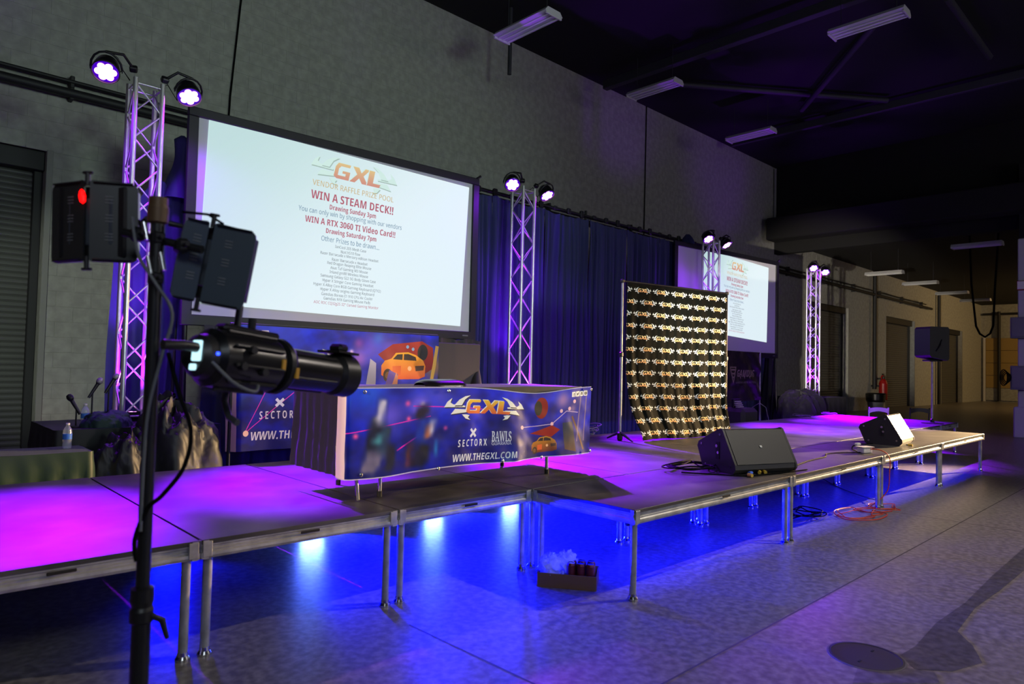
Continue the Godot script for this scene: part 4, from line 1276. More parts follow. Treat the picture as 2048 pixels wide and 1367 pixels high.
func skirted(called: String, label: String, cat: String, x0: float, x1: float, z0: float, z1: float, y: float, yb: float, m: Material, seed_: int, fold := 0.03, pitch := 0.16) -> Node3D:
	# a flat top with a cloth falling over the front and both ends in folds
	var t := thing(called, label, cat, Vector3((x0 + x1) * 0.5, 0, (z0 + z1) * 0.5))
	var w := (x1 - x0) * 0.5; var d := (z1 - z0) * 0.5
	var b := MB.new(); b.box(Vector3(0, y - 0.03, 0), Vector3(w * 2 - 0.03, 0.05, d * 2 - 0.03), 0.01)
	b.box(Vector3(0, (y + yb) * 0.5 - 0.03, 0), Vector3(w * 2 - 0.1, y - yb - 0.06, d * 2 - 0.1))
	obj("frame", b, M.black_plastic, t)
	var f := noise(1.1, seed_, 3)
	b = MB.new()
	b.grid(24, 12, func(u: float, v: float) -> Vector3:
		var x := lerpf(-w, w, u); var z := lerpf(-d, d, v)
		return Vector3(x, y + 0.004 + 0.006 * f.get_noise_2d(x * 2.0, z * 2.0), z))
	obj("cloth_top", b, m, t)
	b = MB.new()
	var per := 2.0 * w + 4.0 * d
	b.grid(int(per / 0.03), 12, func(u: float, v: float) -> Vector3:
		var s := u * per
		var p: Vector2; var n: Vector2
		if s < 2.0 * d: p = Vector2(-w, -d + s); n = Vector2(-1, 0)
		elif s < 2.0 * d + 2.0 * w: p = Vector2(-w + s - 2.0 * d, d); n = Vector2(0, 1)
		else: p = Vector2(w, d - (s - 2.0 * d - 2.0 * w)); n = Vector2(1, 0)
		var k := (0.5 + 0.5 * sin(s / pitch * TAU + 2.5 * f.get_noise_2d(s * 1.3, v * 0.8) + v * 1.5)) * fold * v + absf(f.get_noise_2d(s * 2.0, v * 3.0 + 20.0)) * fold * v
		var o := p + n * (0.006 + k)
		return Vector3(o.x, lerpf(y + 0.006, yb, v), o.y))
	obj("cloth_skirt", b, m, t)
	return t

# ------------------------------------------------------------------ things on and behind the stage
func make_table() -> void:
	var t := skirted("skirted_table", "long folding table under a black cloth, behind the printed front banner", "table", 2.37, 4.82, -4.83, -4.09, 1.39, 0.80, M.black_cloth, 3, 0.016, 0.11)
	for q in [[-0.88, 0.3], [-0.88, -0.28], [0.84, 0.3], [0.84, -0.28]]:
		var b := MB.new()
		b.tube([Vector3(q[0] * 0.9, 1.3, q[1]), Vector3(q[0], 1.0, q[1]), Vector3(q[0] * 1.01, DECK + 0.01, q[1])], 0.0145, 10)
		obj("leg", b, M.chrome, t)
		b = MB.new(); b.cyl(Vector3(q[0] * 1.01, DECK, q[1]), Vector3(q[0] * 1.01, DECK + 0.04, q[1]), 0.019, 10); obj("leg_tip", b, M.rubber, t)
	# bent foot of the frame at the left end
	var b := MB.new(); b.tube([Vector3(-1.24, 1.0, 0.30), Vector3(-1.25, 0.86, 0.33), Vector3(-1.12, 0.80, 0.36), Vector3(-1.10, DECK + 0.01, 0.36)], 0.014, 8)
	obj("leg", b, M.chrome, t)
	# printed banner hung on the front, wrapped round the left corner
	var f := noise(0.9, 17, 3)
	var bn := MB.new()
	bn.grid(140, 26, func(u: float, v: float) -> Vector3:
		var s := u * 2.62
		var x: float; var z: float
		var r := 0.05
		if s < 0.05: x = 2.325; z = -4.025 - r - (0.05 - s)
		elif s < 0.05 + r * PI * 0.5:
			var a := (s - 0.05) / r
			x = 2.325 + r - cos(a) * r; z = -4.025 - r + sin(a) * r
		else: x = 2.375 + (s - 0.05 - r * PI * 0.5); z = -4.025
		var dip := 0.055 * exp(-pow((u - 0.72) / 0.17, 2.0))
		var sag := 0.018 * sin(u * PI * 3.0)
		var y0 := 1.402 - dip
		var y1 := 0.795 - 0.008 * sin(u * 14.0) - sag * 0.4
		var w := 0.012 * sin(s * 9.0 + 2.0 * f.get_noise_2d(s, v)) * smoothstep(0.1, 0.5, u) + 0.014 * f.get_noise_2d(s * 2.5, v * 1.3)
		w += 0.02 * exp(-pow((u - 0.60 - 0.03 * v) / 0.03, 2.0)) * v
		return Vector3(x, lerpf(y0, y1, v), z + 0.012 + w * (0.3 + 0.7 * v)))
	var fb := thing("printed_banner", "blue printed event banner hung along the front of the skirted table", "banner")
	obj("banner_sheet", bn, print_mat("front_print", banner_print(true), 0.32), fb)
	for q in [[2.46, 1.385], [3.18, 1.385], [4.84, 1.385], [2.45, 0.83], [3.1, 0.815], [3.75, 0.82], [4.2, 0.815], [4.84, 0.825]]:
		b = MB.new(); b.xf = Transform3D(Basis(Vector3.RIGHT, PI / 2), Vector3(q[0], q[1] - 0.012, -3.996)); b.lathe([Vector2(0.006, 0.0), Vector2(0.014, 0.0), Vector2(0.014, 0.003), Vector2(0.006, 0.006)], 14)
		obj("eyelet", b, M.chrome, fb)
	# low black case on the table top
	b = MB.new()
	b.grid(24, 10, func(u: float, v: float) -> Vector3:
		var a := v * PI
		var e := 1.0 - pow(absf(u * 2.0 - 1.0), 6.0) * 0.5
		return Vector3(3.22 + u * 0.42, 1.395 + sin(a) * 0.055 * e, -4.42 + cos(a) * -0.15 * e))
	tag(obj("carrying_case", b, M.black_gloss), "low black carrying case lying on the skirted table top", "case")
	# rear banner under the wide screen
	bn = MB.new()
	bn.grid(80, 24, func(u: float, v: float) -> Vector3:
		var s := u
		var w := 0.012 * sin(s * 20.0 + v * 2.0) * v + 0.02 * f.get_noise_2d(u * 3.0, v * 2.0 + 30.0)
		var curl := 0.10 * pow(1.0 - smoothstep(0.0, 0.045, u), 1.5)
		return Vector3(2.49 + u * 2.45 + 0.04 * v * (0.5 - u), lerpf(1.90, 0.70, v), -6.42 + w - curl))
	fb = thing("printed_banner", "larger blue event banner standing behind the table, under the wide screen", "banner")
	obj("banner_sheet", bn, print_mat("rear_print", banner_print(false), 0.4), fb)
	for x in [2.53, 4.92]:
		b = MB.new(); b.cyl(Vector3(x, 0.0, -6.47), Vector3(x, 1.9, -6.47), 0.016, 8); obj("pole", b, M.black_metal, fb)
		b = MB.new(); b.box(Vector3(x, 0.01, -6.47), Vector3(0.06, 0.02, 0.4), 0.006); obj("foot", b, M.black_metal, fb)
	b = MB.new(); b.cyl(Vector3(2.5, 1.905, -6.46), Vector3(4.95, 1.905, -6.46), 0.014, 8); obj("top_bar", b, M.black_metal, fb)

func make_backdrop() -> void:
	var t := thing("emblem_backdrop", "black standing backdrop covered in rows of gold and white winged emblems", "backdrop")
	var A := Vector3(7.22, DECK, -5.46); var B := Vector3(9.30, DECK, -5.10)
	var d := (B - A); d.y = 0.0
	var nrm := d.cross(Vector3.UP).normalized() * -1.0
	if nrm.z < 0: nrm = -nrm
	var f := noise(1.3, 23, 3)
	var b := MB.new()
	b.grid(130, 40, func(u: float, v: float) -> Vector3:
		var x := lerpf(0.035 + 0.07 * smoothstep(0.55, 1.0, v), 0.985 + 0.015 * v, u)
		var p := A + d * x
		var k := 0.009 * sin(u * 46.0 + 3.0 * f.get_noise_2d(u * 4.0, v * 0.5)) * (0.35 + 0.65 * v) + 0.03 * f.get_noise_2d(u * 2.2, v * 0.8) * v
		var flare := 0.16 * pow(smoothstep(0.72, 1.0, v), 2.0) * (1.0 - 0.6 * u)
		return p + nrm * (0.02 + k + flare) + Vector3.UP * lerpf(2.085, 0.012 + 0.01 * sin(u * 9.0), v))
	obj("printed_cloth", b, print_mat("emblem_print", repeat_print(), 0.75, 0.16), t)
	for e in 2:
		var p: Vector3 = A if e == 0 else B
		b = MB.new(); b.cyl(p + Vector3.UP * 0.02, p + Vector3.UP * 1.15, 0.019, 10); b.cyl(p + Vector3.UP * 1.1, p + Vector3.UP * 2.1, 0.015, 10)
		var pole := obj("pole", b, M.aluminium if e == 0 else M.black_metal, t)
		b = MB.new(); b.box(p + Vector3.UP * 1.13, Vector3(0.05, 0.07, 0.05), 0.012); b.box(p + Vector3.UP * 2.1, Vector3(0.05, 0.05, 0.05), 0.012); obj("joint", b, M.black_plastic, pole)
		b = MB.new()
		var fd := nrm * 0.24
		for s in [-1.0, 1.0]:
			b.tube([p + Vector3.UP * 0.11, p + fd * s + Vector3.UP * 0.014], [0.02, 0.012], 6)
		b.box(p + Vector3.UP * 0.06, Vector3(0.07, 0.12, 0.07), 0.02)
		obj("foot", b, M.black_metal, t)
	b = MB.new(); b.cyl(A + Vector3.UP * 2.1, B + Vector3.UP * 2.1, 0.014, 8); obj("top_bar", b, M.black_metal, t)
	# sponsor banner under the far screen
	t = thing("sponsor_banner", "dark sponsor banner with pale lettering on a tripod stand, under the far screen", "banner")
	b = MB.new()
	b.grid(50, 24, func(u: float, v: float) -> Vector3:
		var pull := 0.05 * sin(v * PI) * pow(u, 6.0)
		return Vector3(12.72 + u * (1.96 - pull), lerpf(1.99, 0.90 + 0.02 * u, v), -7.2 + 0.025 * sin((u * 1.4 - v * 0.9) * 13.0) * smoothstep(0.45, 1.0, u) + 0.02 * f.get_noise_2d(u * 3.0, v * 3.0)))
	obj("banner_sheet", b, print_mat("sponsor_print", sponsor_print(), 0.4), t)
	for x in [12.74, 14.72]:
		b = MB.new(); b.cyl(Vector3(x, 0.05, -7.23), Vector3(x, 2.02, -7.23), 0.018, 8)
		var pole := obj("pole", b, M.aluminium, t)
		b = MB.new(); b.box(Vector3(x, 1.06, -7.23), Vector3(0.05, 0.08, 0.05), 0.012); obj("joint", b, M.black_plastic, pole)
		b = MB.new()
		for k in 3:
			var a := TAU * k / 3.0 + 0.5
			b.tube([Vector3(x, 0.85, -7.23), Vector3(x + cos(a) * 0.16, 0.75, -7.23 + sin(a) * 0.16), Vector3(x + cos(a) * 0.36, 0.01, -7.23 + sin(a) * 0.36)], 0.01, 6)
		obj("tripod_feet", b, M.aluminium, t)

func make_monitor(label: String, at: Vector3, turn: float, w: float) -> Node3D:
	var t := thing("wedge_speaker", label, "speaker", at, turn, "")
	var X := Transform3D(Basis(Vector3(0, 0, -1), Vector3(0, 1, 0), Vector3(1, 0, 0)), Vector3.ZERO)
	var body := PackedVector2Array([Vector2(0.03, 0.0), Vector2(-0.005, 0.045), Vector2(0.0, 0.085), Vector2(0.175, 0.39), Vector2(0.20, 0.40), Vector2(0.235, 0.39), Vector2(0.50, 0.255), Vector2(0.52, 0.21), Vector2(0.44, 0.02), Vector2(0.41, 0.0)])
	var b := MB.new(); b.xf = X; b.prism(body, 0.012, w - 0.012)
	obj("cabinet", b, M.cabinet_black, t)
	for e in [0.0, w - 0.024]: # raised end caps
		b = MB.new(); b.xf = X
		var cap := PackedVector2Array()
		for q in body: cap.append((q - Vector2(0.25, 0.19)) * 1.02 + Vector2(0.25, 0.19) + Vector2(0, 0.004))
		b.prism(cap, e, e + 0.024)
		var c := obj("end_cap", b, M.cabinet_black, t)
		var xo: float = -0.002 if e == 0.0 else w + 0.002
		b = MB.new(); b.box(Vector3(xo, 0.2, -0.23), Vector3(0.006, 0.16, 0.05), 0.002); obj("handle_recess", b, M.dark_gap, c)
		for q in [Vector2(0.06, 0.07), Vector2(0.2, 0.35), Vector2(0.46, 0.24), Vector2(0.4, 0.05)]:
			b = MB.new(); b.cyl(Vector3(xo - 0.004, q.y, -q.x), Vector3(xo + 0.004, q.y, -q.x), 0.012, 10); obj("cap_screw", b, M.chrome, c)
		b = MB.new(); b.cyl(Vector3(xo - 0.008, 0.24, -0.24), Vector3(xo + 0.008, 0.24, -0.24), 0.016, 10); b.cyl(Vector3(xo - 0.008, 0.18, -0.22), Vector3(xo + 0.008, 0.18, -0.22), 0.014, 10); obj("socket", b, M.chrome, c)
	# perforated grille over the sloping front
	b = MB.new(); b.xf = X
	b.prism(PackedVector2Array([Vector2(-0.006, 0.092), Vector2(0.006, 0.088), Vector2(0.178, 0.386), Vector2(0.166, 0.393)]), 0.03, w - 0.03)
	var g := obj("grille", b, M.grille, t)
	var nd := Vector2(-0.866, 0.5)
	var mid := Vector2(0.08, 0.24) + nd * 0.006
	b = MB.new(); b.xf = X
	b.prism(PackedVector2Array([mid + Vector2(0.5, 0.866) * -0.012, mid + Vector2(0.5, 0.866) * 0.012, mid + Vector2(0.5, 0.866) * 0.006 + nd * 0.004, mid - Vector2(0.5, 0.866) * 0.008 + nd * 0.004]), w * 0.5 - 0.012, w * 0.5 + 0.012)
	obj("emblem", b, M.white_plastic, g)
	return t

func cable(called: String, label: String, pts: Array, r: float, m: Material, cat := "cable", sub := 6) -> MeshInstance3D:
	var c := Curve3D.new()
	for k in pts.size():
		var tan := Vector3.ZERO
		if k > 0 and k < pts.size() - 1: tan = (pts[k + 1] - pts[k - 1]) / 6.0
		c.add_point(pts[k], -tan, tan)
	var out := []
	var n: int = (pts.size() - 1) * sub
	for k in n + 1:
		var s := float(k) / sub
		var i := mini(int(s), pts.size() - 2)
		out.append(c.sample(i, s - i))
	var b := MB.new(); b.tube(out, r, 6)
	var o := obj(called, b, m)
	tag(o, label, cat)
	return o

func loops(c: Vector3, n: int, r0: float, r1: float, seed_: int, rise := 0.02) -> Array:
	var r := RandomNumberGenerator.new(); r.seed = seed_
	var pts := []
	for k in n * 8:
		var a := TAU * k / 8.0
		var q := r.randf_range(r0, r1)
		pts.append(c + Vector3(cos(a) * q * 1.3, rise * (0.3 + r.randf() + float(k) / (n * 8)), sin(a) * q * 0.8))
	return pts

func make_speakers() -> void:
	make_monitor("big black wedge speaker facing the hall on the second front deck", Vector3(5.80, DECK, -3.08), -0.347, 0.76)
	make_monitor("black wedge speaker seen end-on near the far end of the front decks", Vector3(9.98, DECK, -2.93), 0.08, 0.70)
	# speaker on a pole at the far end
	var t := thing("pole_speaker", "black loudspeaker up on a slim pole at the far end of the stage", "speaker", Vector3(15.3, DECK, -3.95), -0.55)
	var b := MB.new()
	b.prism(PackedVector2Array([Vector2(-0.20, 1.30), Vector2(0.18, 1.24), Vector2(0.21, 1.28), Vector2(0.21, 1.86), Vector2(0.18, 1.90), Vector2(-0.20, 1.90), Vector2(-0.24, 1.86), Vector2(-0.24, 1.34)]), -0.19, 0.19)
	obj("cabinet", b, mat("cabinet_dark", Color(0.075, 0.07, 0.08), 0.6), t)
	b = MB.new(); b.box(Vector3(0.216, 1.57, 0), Vector3(0.012, 0.56, 0.34), 0.004); obj("grille", b, mat("dark_grille", Color(0.09, 0.09, 0.1), 0.6), t)
	b = MB.new(); b.tube([Vector3(-0.1, 1.42, 0.195), Vector3(-0.02, 1.53, 0.21), Vector3(0.03, 1.65, 0.195)], 0.012, 6); obj("handle", b, M.dark_gap, t)
	b = MB.new(); b.cyl(Vector3(0, 1.22, 0), Vector3(0, 1.3, 0), 0.05, 12); b.box(Vector3(0, 1.24, 0), Vector3(0.3, 0.03, 0.2), 0.01); obj("pole_cup", b, M.black_metal, t)
	b = MB.new(); b.cyl(Vector3(0, 0.02, 0), Vector3(0, 1.25, 0), 0.0175, 12); obj("pole", b, M.aluminium, t)
	b = MB.new(); b.lathe([Vector2(0.001, 0.0), Vector2(0.2, 0.0), Vector2(0.2, 0.012), Vector2(0.04, 0.025), Vector2(0.03, 0.08), Vector2(0.0175, 0.09)], 20); obj("base", b, M.black_metal, t)

func make_cables() -> void:
	var d := DECK + 0.008
	cable("coiled_cable", "black cable heaped in loops beside the big wedge speaker", loops(Vector3(5.72, d, -3.48), 4, 0.10, 0.28, 4, 0.03), 0.007, M.cable_black)
	cable("audio_cable", "black cable running under the front of the big wedge speaker", [Vector3(5.5, d, -3.45), Vector3(5.65, d, -3.2), Vector3(5.82, d, -2.98), Vector3(6.2, d, -2.88), Vector3(6.7, d, -2.80)], 0.006, M.cable_black)
	cable("power_cable", "black cable on the deck from the big wedge speaker to the white power box", [Vector3(6.5, d, -2.95), Vector3(6.9, d, -3.0), Vector3(7.4, d, -3.07), Vector3(7.9, d, -3.1), Vector3(8.2, d, -3.2), Vector3(8.5, d, -3.12), Vector3(8.72, d, -3.0)], 0.006, M.cable_black)
	cable("power_cable", "black cable on the deck from the white power box to the tilted wedge speaker", [Vector3(8.72, d, -3.02), Vector3(9.0, d, -3.2), Vector3(9.5, d, -3.35), Vector3(9.9, d, -3.3), Vector3(10.2, d, -3.15)], 0.006, M.cable_black)
	var t := thing("power_box", "small white power box on the front deck between the wedge speakers", "power box", Vector3(8.78, DECK, -2.98), -0.4)
	var b := MB.new(); b.box(Vector3(0, 0.035, 0), Vector3(0.15, 0.07, 0.10), 0.01); obj("case", b, M.white_plastic, t)
	b = MB.new(); b.box(Vector3(0, 0.073, 0), Vector3(0.19, 0.008, 0.12), 0.003); obj("lid", b, M.white_plastic, t)
	t = thing("cable_joiner", "tiny white cable joiner on the deck left of the tilted wedge speaker", "connector", Vector3(9.55, DECK, -3.33))
	b = MB.new(); b.box(Vector3(0, 0.02, 0), Vector3(0.12, 0.04, 0.05), 0.012); obj("case", b, M.white_plastic, t)
	cable("extension_cord", "orange extension cord dropping from the power box over the stage edge", [Vector3(8.80, DECK + 0.05, -2.93), Vector3(8.78, DECK + 0.05, -2.80), Vector3(8.77, DECK - 0.02, -2.705), Vector3(8.76, 0.42, -2.70), Vector3(8.74, 0.2, -2.72), Vector3(8.6, 0.03, -2.85), Vector3(8.35, 0.01, -2.95), Vector3(8.3, 0.01, -2.75), Vector3(8.6, 0.01, -2.62)], 0.0055, M.cable_orange)
	cable("extension_cord", "orange extension cord lying in loops on the floor below the stage edge", loops(Vector3(8.0, 0.008, -2.78), 3, 0.14, 0.36, 9, 0.012), 0.0055, M.cable_orange)
	cable("extension_cord", "orange cord looped round the leg foot at the third front joint", loops(Vector3(8.72, 0.008, -2.74), 2, 0.10, 0.26, 12, 0.01), 0.005, M.cable_orange)
	cable("floor_cable", "dark cable heaped on the floor under the second front deck", loops(Vector3(7.45, 0.008, -3.15), 4, 0.08, 0.26, 15, 0.04), 0.006, M.cable_black)
	cable("floor_cable", "thin cable crossing the blue-lit floor under the third front deck", [Vector3(11.5, 0.3, -5.2), Vector3(10.4, 0.05, -4.2), Vector3(9.6, 0.008, -3.5), Vector3(8.85, 0.06, -2.85)], 0.006, M.cable_grey)
	cable("coiled_cable", "loose cable in loops at the curtain foot left of the backdrop", loops(Vector3(7.0, DECK + 0.02, -5.85), 4, 0.05, 0.2, 22, 0.09), 0.007, M.cable_grey)
	cable("coiled_cable", "loose cable in loops on the deck edge before the sponsor banner", loops(Vector3(14.2, DECK + 0.01, -6.0), 2, 0.1, 0.25, 25, 0.03), 0.007, M.cable_grey)
	cable("coiled_cable", "loose cable in loops on the far deck before the heaped black cloth", loops(Vector3(15.6, DECK + 0.01, -6.0), 2, 0.1, 0.25, 28, 0.03), 0.007, M.cable_grey)
	var nm := ["round the foot of", "by the toe of"]
	for k in 5:
		t = thing("cable_plug", ["blue cable plug under the front lip of the big wedge speaker", "brass-yellow cable plug under the big wedge speaker", "second yellow cable plug, right of the first under the big wedge", "small yellow plug on the cable before the big wedge speaker", "small plug lying left of the tilted wedge speaker's foot"][k], "plug", [Vector3(5.94, DECK, -3.0), Vector3(6.06, DECK, -2.97), Vector3(6.12, DECK, -2.95), Vector3(5.82, DECK, -2.94), Vector3(10.1, DECK, -2.86)][k], 0.4 * k)
		b = MB.new(); b.cyl(Vector3(-0.025, 0.018, 0), Vector3(0.025, 0.018, 0), 0.016, 10); obj("plug_body", b, mat("plug_blue", Color(0.3, 0.45, 0.9), 0.4) if k == 0 else mat("plug_yellow", Color(0.85, 0.7, 0.25), 0.4), t)
		b = MB.new(); b.cyl(Vector3(0.02, 0.018, 0), Vector3(0.05, 0.018, 0), 0.009, 8); obj("cable_boot", b, M.rubber, t)

func make_left_side() -> void:
	# low platform with a green skirt, black-draped table and heaped cloths round the left tower
	skirted("green_platform", "low platform with a green cloth skirt at the left edge behind the stage", "platform", -1.6, 1.38, -6.80, -6.30, 0.80, 0.05, M.green_cloth, 41, 0.07, 0.15)
	skirted("draped_case", "black-draped case carrying the left truss tower", "case", 1.22, 2.62, -8.0, -6.92, 0.92, 0.05, M.satin_black, 43, 0.05, 0.3)
	heap("heaped_cloth", "big shiny heap of black cloth right of the left truss tower's foot", Vector3(2.09, 0.02, -6.62), 0.40, 0.32, 1.06, 51, M.satin_black)
	heap("heaped_cloth", "lower fold of black cloth bunched before the left truss tower", Vector3(1.72, 0.02, -6.58), 0.31, 0.26, 0.82, 55, M.satin_black)
	heap("heaped_cloth", "dark teal cloth crumpled on the draped case behind the left tower", Vector3(1.66, 0.92, -7.12), 0.2, 0.16, 0.13, 57, mat("teal_cloth", Color(0.12, 0.22, 0.22), 0.7))
	heap("heaped_cloth", "big heap of black cloth left of the far right truss tower", Vector3(16.9, 0.02, -7.25), 0.85, 0.5, 1.0, 59, M.black_cloth)
	skirted("draped_case", "black-draped case carrying the far right truss tower", "case", 17.5, 19.2, -8.1, -7.0, 0.92, 0.05, M.black_cloth, 63, 0.05, 0.3)
	for k in 2: # cases hidden by the table and the backdrop that carry the middle towers
		skirted("draped_case", ["black-draped case carrying the second truss tower, behind the table", "black-draped case carrying the third truss tower, behind the backdrop"][k], "case", [7.47, 13.2][k] - 0.4, [7.47, 13.2][k] + 0.4, -8.02, -7.3, 0.92, 0.05, M.black_cloth, 65 + k, 0.02, 0.2)
	# microphones
	for k in 3:
		var at: Vector3 = [Vector3(1.42, 0.925, -7.15), Vector3(1.53, 0.925, -7.1), Vector3(1.66, 0.925, -7.1)][k]
		var hh: float = [0.27, 0.42, 0.46][k]
		var t := thing("microphone", ["short black microphone on a table stand, leftmost beside the left tower", "taller microphone in the middle of the three beside the left tower", "tallest microphone, nearest the left tower, with a pale round head"][k], "microphone", at, 0.0, "microphones on the draped case")
		var b := MB.new(); b.lathe([Vector2(0.001, 0.0), Vector2(0.06, 0.0), Vector2(0.055, 0.012), Vector2(0.01, 0.02)], 16); obj("base", b, M.black_metal, t)
		b = MB.new(); b.cyl(Vector3(0, 0.01, 0), Vector3(0, hh - 0.1, 0), 0.007, 8); obj("stem", b, M.black_metal, t)
		b = MB.new(); b.xf = Transform3D(Basis(Vector3(0, 0, 1), 0.5 if k == 0 else -0.5), Vector3(0, hh - 0.1, 0)); b.lathe([Vector2(0.001, -0.06), Vector2(0.012, -0.06), Vector2(0.016, 0.08), Vector2(0.022, 0.09)], 12)
		obj("body", b, M.black_plastic, t)
		b = MB.new(); b.xf = Transform3D(Basis(Vector3(0, 0, 1), 0.5 if k == 0 else -0.5), Vector3(0, hh - 0.1, 0)); b.lathe([Vector2(0.02, 0.088), Vector2(0.027, 0.10), Vector2(0.028, 0.118), Vector2(0.02, 0.138), Vector2(0.001, 0.145)], 14)
		obj("head_mesh", b, M.black_metal if k == 0 else mat("mic_mesh", Color(0.6, 0.58, 0.6), 0.5, 0.4), t)
	# water bottles
	var glass := mat("bottle_plastic", Color(0.85, 0.9, 0.95, 0.25), 0.15)
	glass.transparency = BaseMaterial3D.TRANSPARENCY_ALPHA
	for k in 2:
		var t := thing("water_bottle", ["clear water bottle with a blue label on the green-skirted platform", "clear water bottle with a blue label on the draped case by the microphones"][k], "bottle", [Vector3(1.255, 0.806, -6.60), Vector3(1.50, 0.925, -7.2)][k], 0.0, "water bottles")
		var b := MB.new(); b.lathe([Vector2(0.001, 0.0), Vector2(0.03, 0.0), Vector2(0.033, 0.01), Vector2(0.032, 0.05), Vector2(0.034, 0.06), Vector2(0.034, 0.125), Vector2(0.03, 0.155), Vector2(0.013, 0.185), Vector2(0.013, 0.195)], 18); obj("bottle_body", b, glass, t)
		b = MB.new(); b.lathe([Vector2(0.0345, 0.075), Vector2(0.0345, 0.12)], 18); obj("label_band", b, mat("label_blue", Color(0.25, 0.5, 0.85), 0.5), t)
		b = MB.new(); b.lathe([Vector2(0.015, 0.192), Vector2(0.015, 0.207), Vector2(0.001, 0.208)], 14); obj("cap", b, M.white_plastic, t)

func make_floor_things() -> void:
	# cardboard tray with cans and crumpled plastic under the corner of the stage
	var t := thing("cardboard_tray", "brown cardboard tray on the floor under the stage corner", "tray", Vector3(3.68, 0, -3.23), -0.955)
	var L := 0.42; var D := 0.27; var H := 0.10
	for q in [[Vector3(0, H * 0.5, 0), Vector3(L, H, 0.006)], [Vector3(0, H * 0.5, -D), Vector3(L, H, 0.006)], [Vector3(-L * 0.5, H * 0.5, -D * 0.5), Vector3(0.006, H, D)], [Vector3(L * 0.5, H * 0.5, -D * 0.5), Vector3(0.006, H, D)], [Vector3(0, 0.004, -D * 0.5), Vector3(L, 0.006, D)]]:
		var b := MB.new(); b.box(q[0], q[1], 0.001); obj("panel", b, M.cardboard, t)
	var first: Node3D
	var nm := ["front row, nearest the tray's right end", "front row, second from the right end", "front row, third from the right end", "back row, nearest the tray's right end", "back row, second from the right end", "back row, third from the right end"]
	for k in 6:
		var lp := Vector3(L * 0.5 - 0.045 - 0.068 * (k % 3), 0.008, -0.045 - 0.075 * (k / 3))
		var wp := t.transform * lp
		if k == 0:
			first = thing("drink_can", "dark red drink can standing in the cardboard tray, " + nm[0], "can", wp, 0.0, "cans in the cardboard tray")
			var b := MB.new(); b.lathe([Vector2(0.024, 0.0), Vector2(0.031, 0.008), Vector2(0.031, 0.15), Vector2(0.026, 0.165)], 18); obj("can_body", b, mat("can_print", Color(0.42, 0.16, 0.13), 0.4, 0.5), first)
			b = MB.new(); b.lathe([Vector2(0.026, 0.164), Vector2(0.026, 0.167), Vector2(0.022, 0.164), Vector2(0.001, 0.164)], 18); obj("can_top", b, M.chrome, first)
		else: dup(first, "dark red drink can standing in the cardboard tray, " + nm[k], wp)
	var f := noise(6.0, 77, 2)
	for k in 2:
		var b := MB.new()
		b.grid(28, 16, func(u: float, v: float) -> Vector3:
			var a := -u * TAU; var p := v * PI * 0.92
			var dir := Vector3(sin(p) * cos(a), cos(p), sin(p) * sin(a))
			var r := 0.085 * (1.0 + 0.45 * f.get_noise_3d(dir.x * 0.8 + k * 3.0, dir.y * 0.8, dir.z * 0.8))
			return t.transform * Vector3(-0.12 + k * 0.10, 0.13, -0.09 - 0.07 * k) + dir * r)
		var wrap := mat("clear_wrap", Color(0.9, 0.93, 1.0, 0.55), 0.3)
		wrap.transparency = BaseMaterial3D.TRANSPARENCY_ALPHA
		tag(obj("plastic_wrap", b, wrap), ["crumpled clear plastic at the left end of the cardboard tray", "crumpled clear plastic in the middle of the cardboard tray"][k], "plastic wrap")
	# floor drain cover
	t = thing("drain_cover", "round dark iron drain cover set in the concrete floor", "drain cover", Vector3(4.12, 0, -1.385))
	var b := MB.new(); b.lathe([Vector2(0.19, -0.01), Vector2(0.19, 0.003), Vector2(0.178, 0.004), Vector2(0.176, 0.002), Vector2(0.001, 0.0025)], 40); obj("cover_plate", b, M.drain_iron, t)
	b = MB.new(); b.lathe([Vector2(0.2, -0.01), Vector2(0.2, 0.0022), Vector2(0.191, 0.003), Vector2(0.191, -0.01)], 40); obj("rim", b, mat("drain_rim", Color(0.34, 0.33, 0.32), 0.5), t)
	for k in 2:
		b = MB.new(); b.box(Vector3(-0.1 + k * 0.2, 0.003, 0), Vector3(0.03, 0.003, 0.012), 0.001); obj("lift_slot", b, M.dark_gap, t)
	# white folding chair beyond the stage end, and a dark one
	for k in 2:
		t = thing("folding_chair", ["white folding chair standing beyond the far end of the stage", "dark folding chair beyond the stage, right of the white one"][k], "chair", [Vector3(17.1, 0, -5.5), Vector3(18.0, 0, -4.9)][k], [-0.75, -0.75][k])
		var m: Material = [M.white_plastic, M.black_plastic][k]
		b = MB.new()
		b.grid(16, 1, func(u: float, v: float) -> Vector3: return Vector3(lerpf(-0.22, 0.22, u), 0.79 - 0.125 * v * (1.0 - 0.3 * sin(u * PI)) - (0.0 if v > 0.5 else 0.025 * pow(u * 2.0 - 1.0, 2.0)), 0.012 - 0.03 * sin(u * PI)))
		b.grid(16, 1, func(u: float, v: float) -> Vector3: return Vector3(lerpf(0.22, -0.22, u), 0.79 - 0.125 * v * (1.0 - 0.3 * sin(u * PI)) - (0.0 if v > 0.5 else 0.025 * pow(u * 2.0 - 1.0, 2.0)), -0.012 - 0.03 * sin(u * PI)))
		obj("back_rail", b, m, t)
		for s in [-1.0, 1.0]:
			b = MB.new(); b.tube([Vector3(s * 0.225, 0.79, 0.0), Vector3(s * 0.225, 0.45, -0.03), Vector3(s * 0.225, 0.0, -0.28 if false else 0.25)], 0.016, 8); obj("leg", b, m, t)
			b = MB.new(); b.tube([Vector3(s * 0.2, 0.44, 0.2), Vector3(s * 0.2, 0.0, -0.2)], 0.016, 8); obj("leg", b, m, t)
		b = MB.new(); b.box(Vector3(0, 0.44, 0.17), Vector3(0.40, 0.03, 0.38), 0.012); obj("seat", b, m, t)
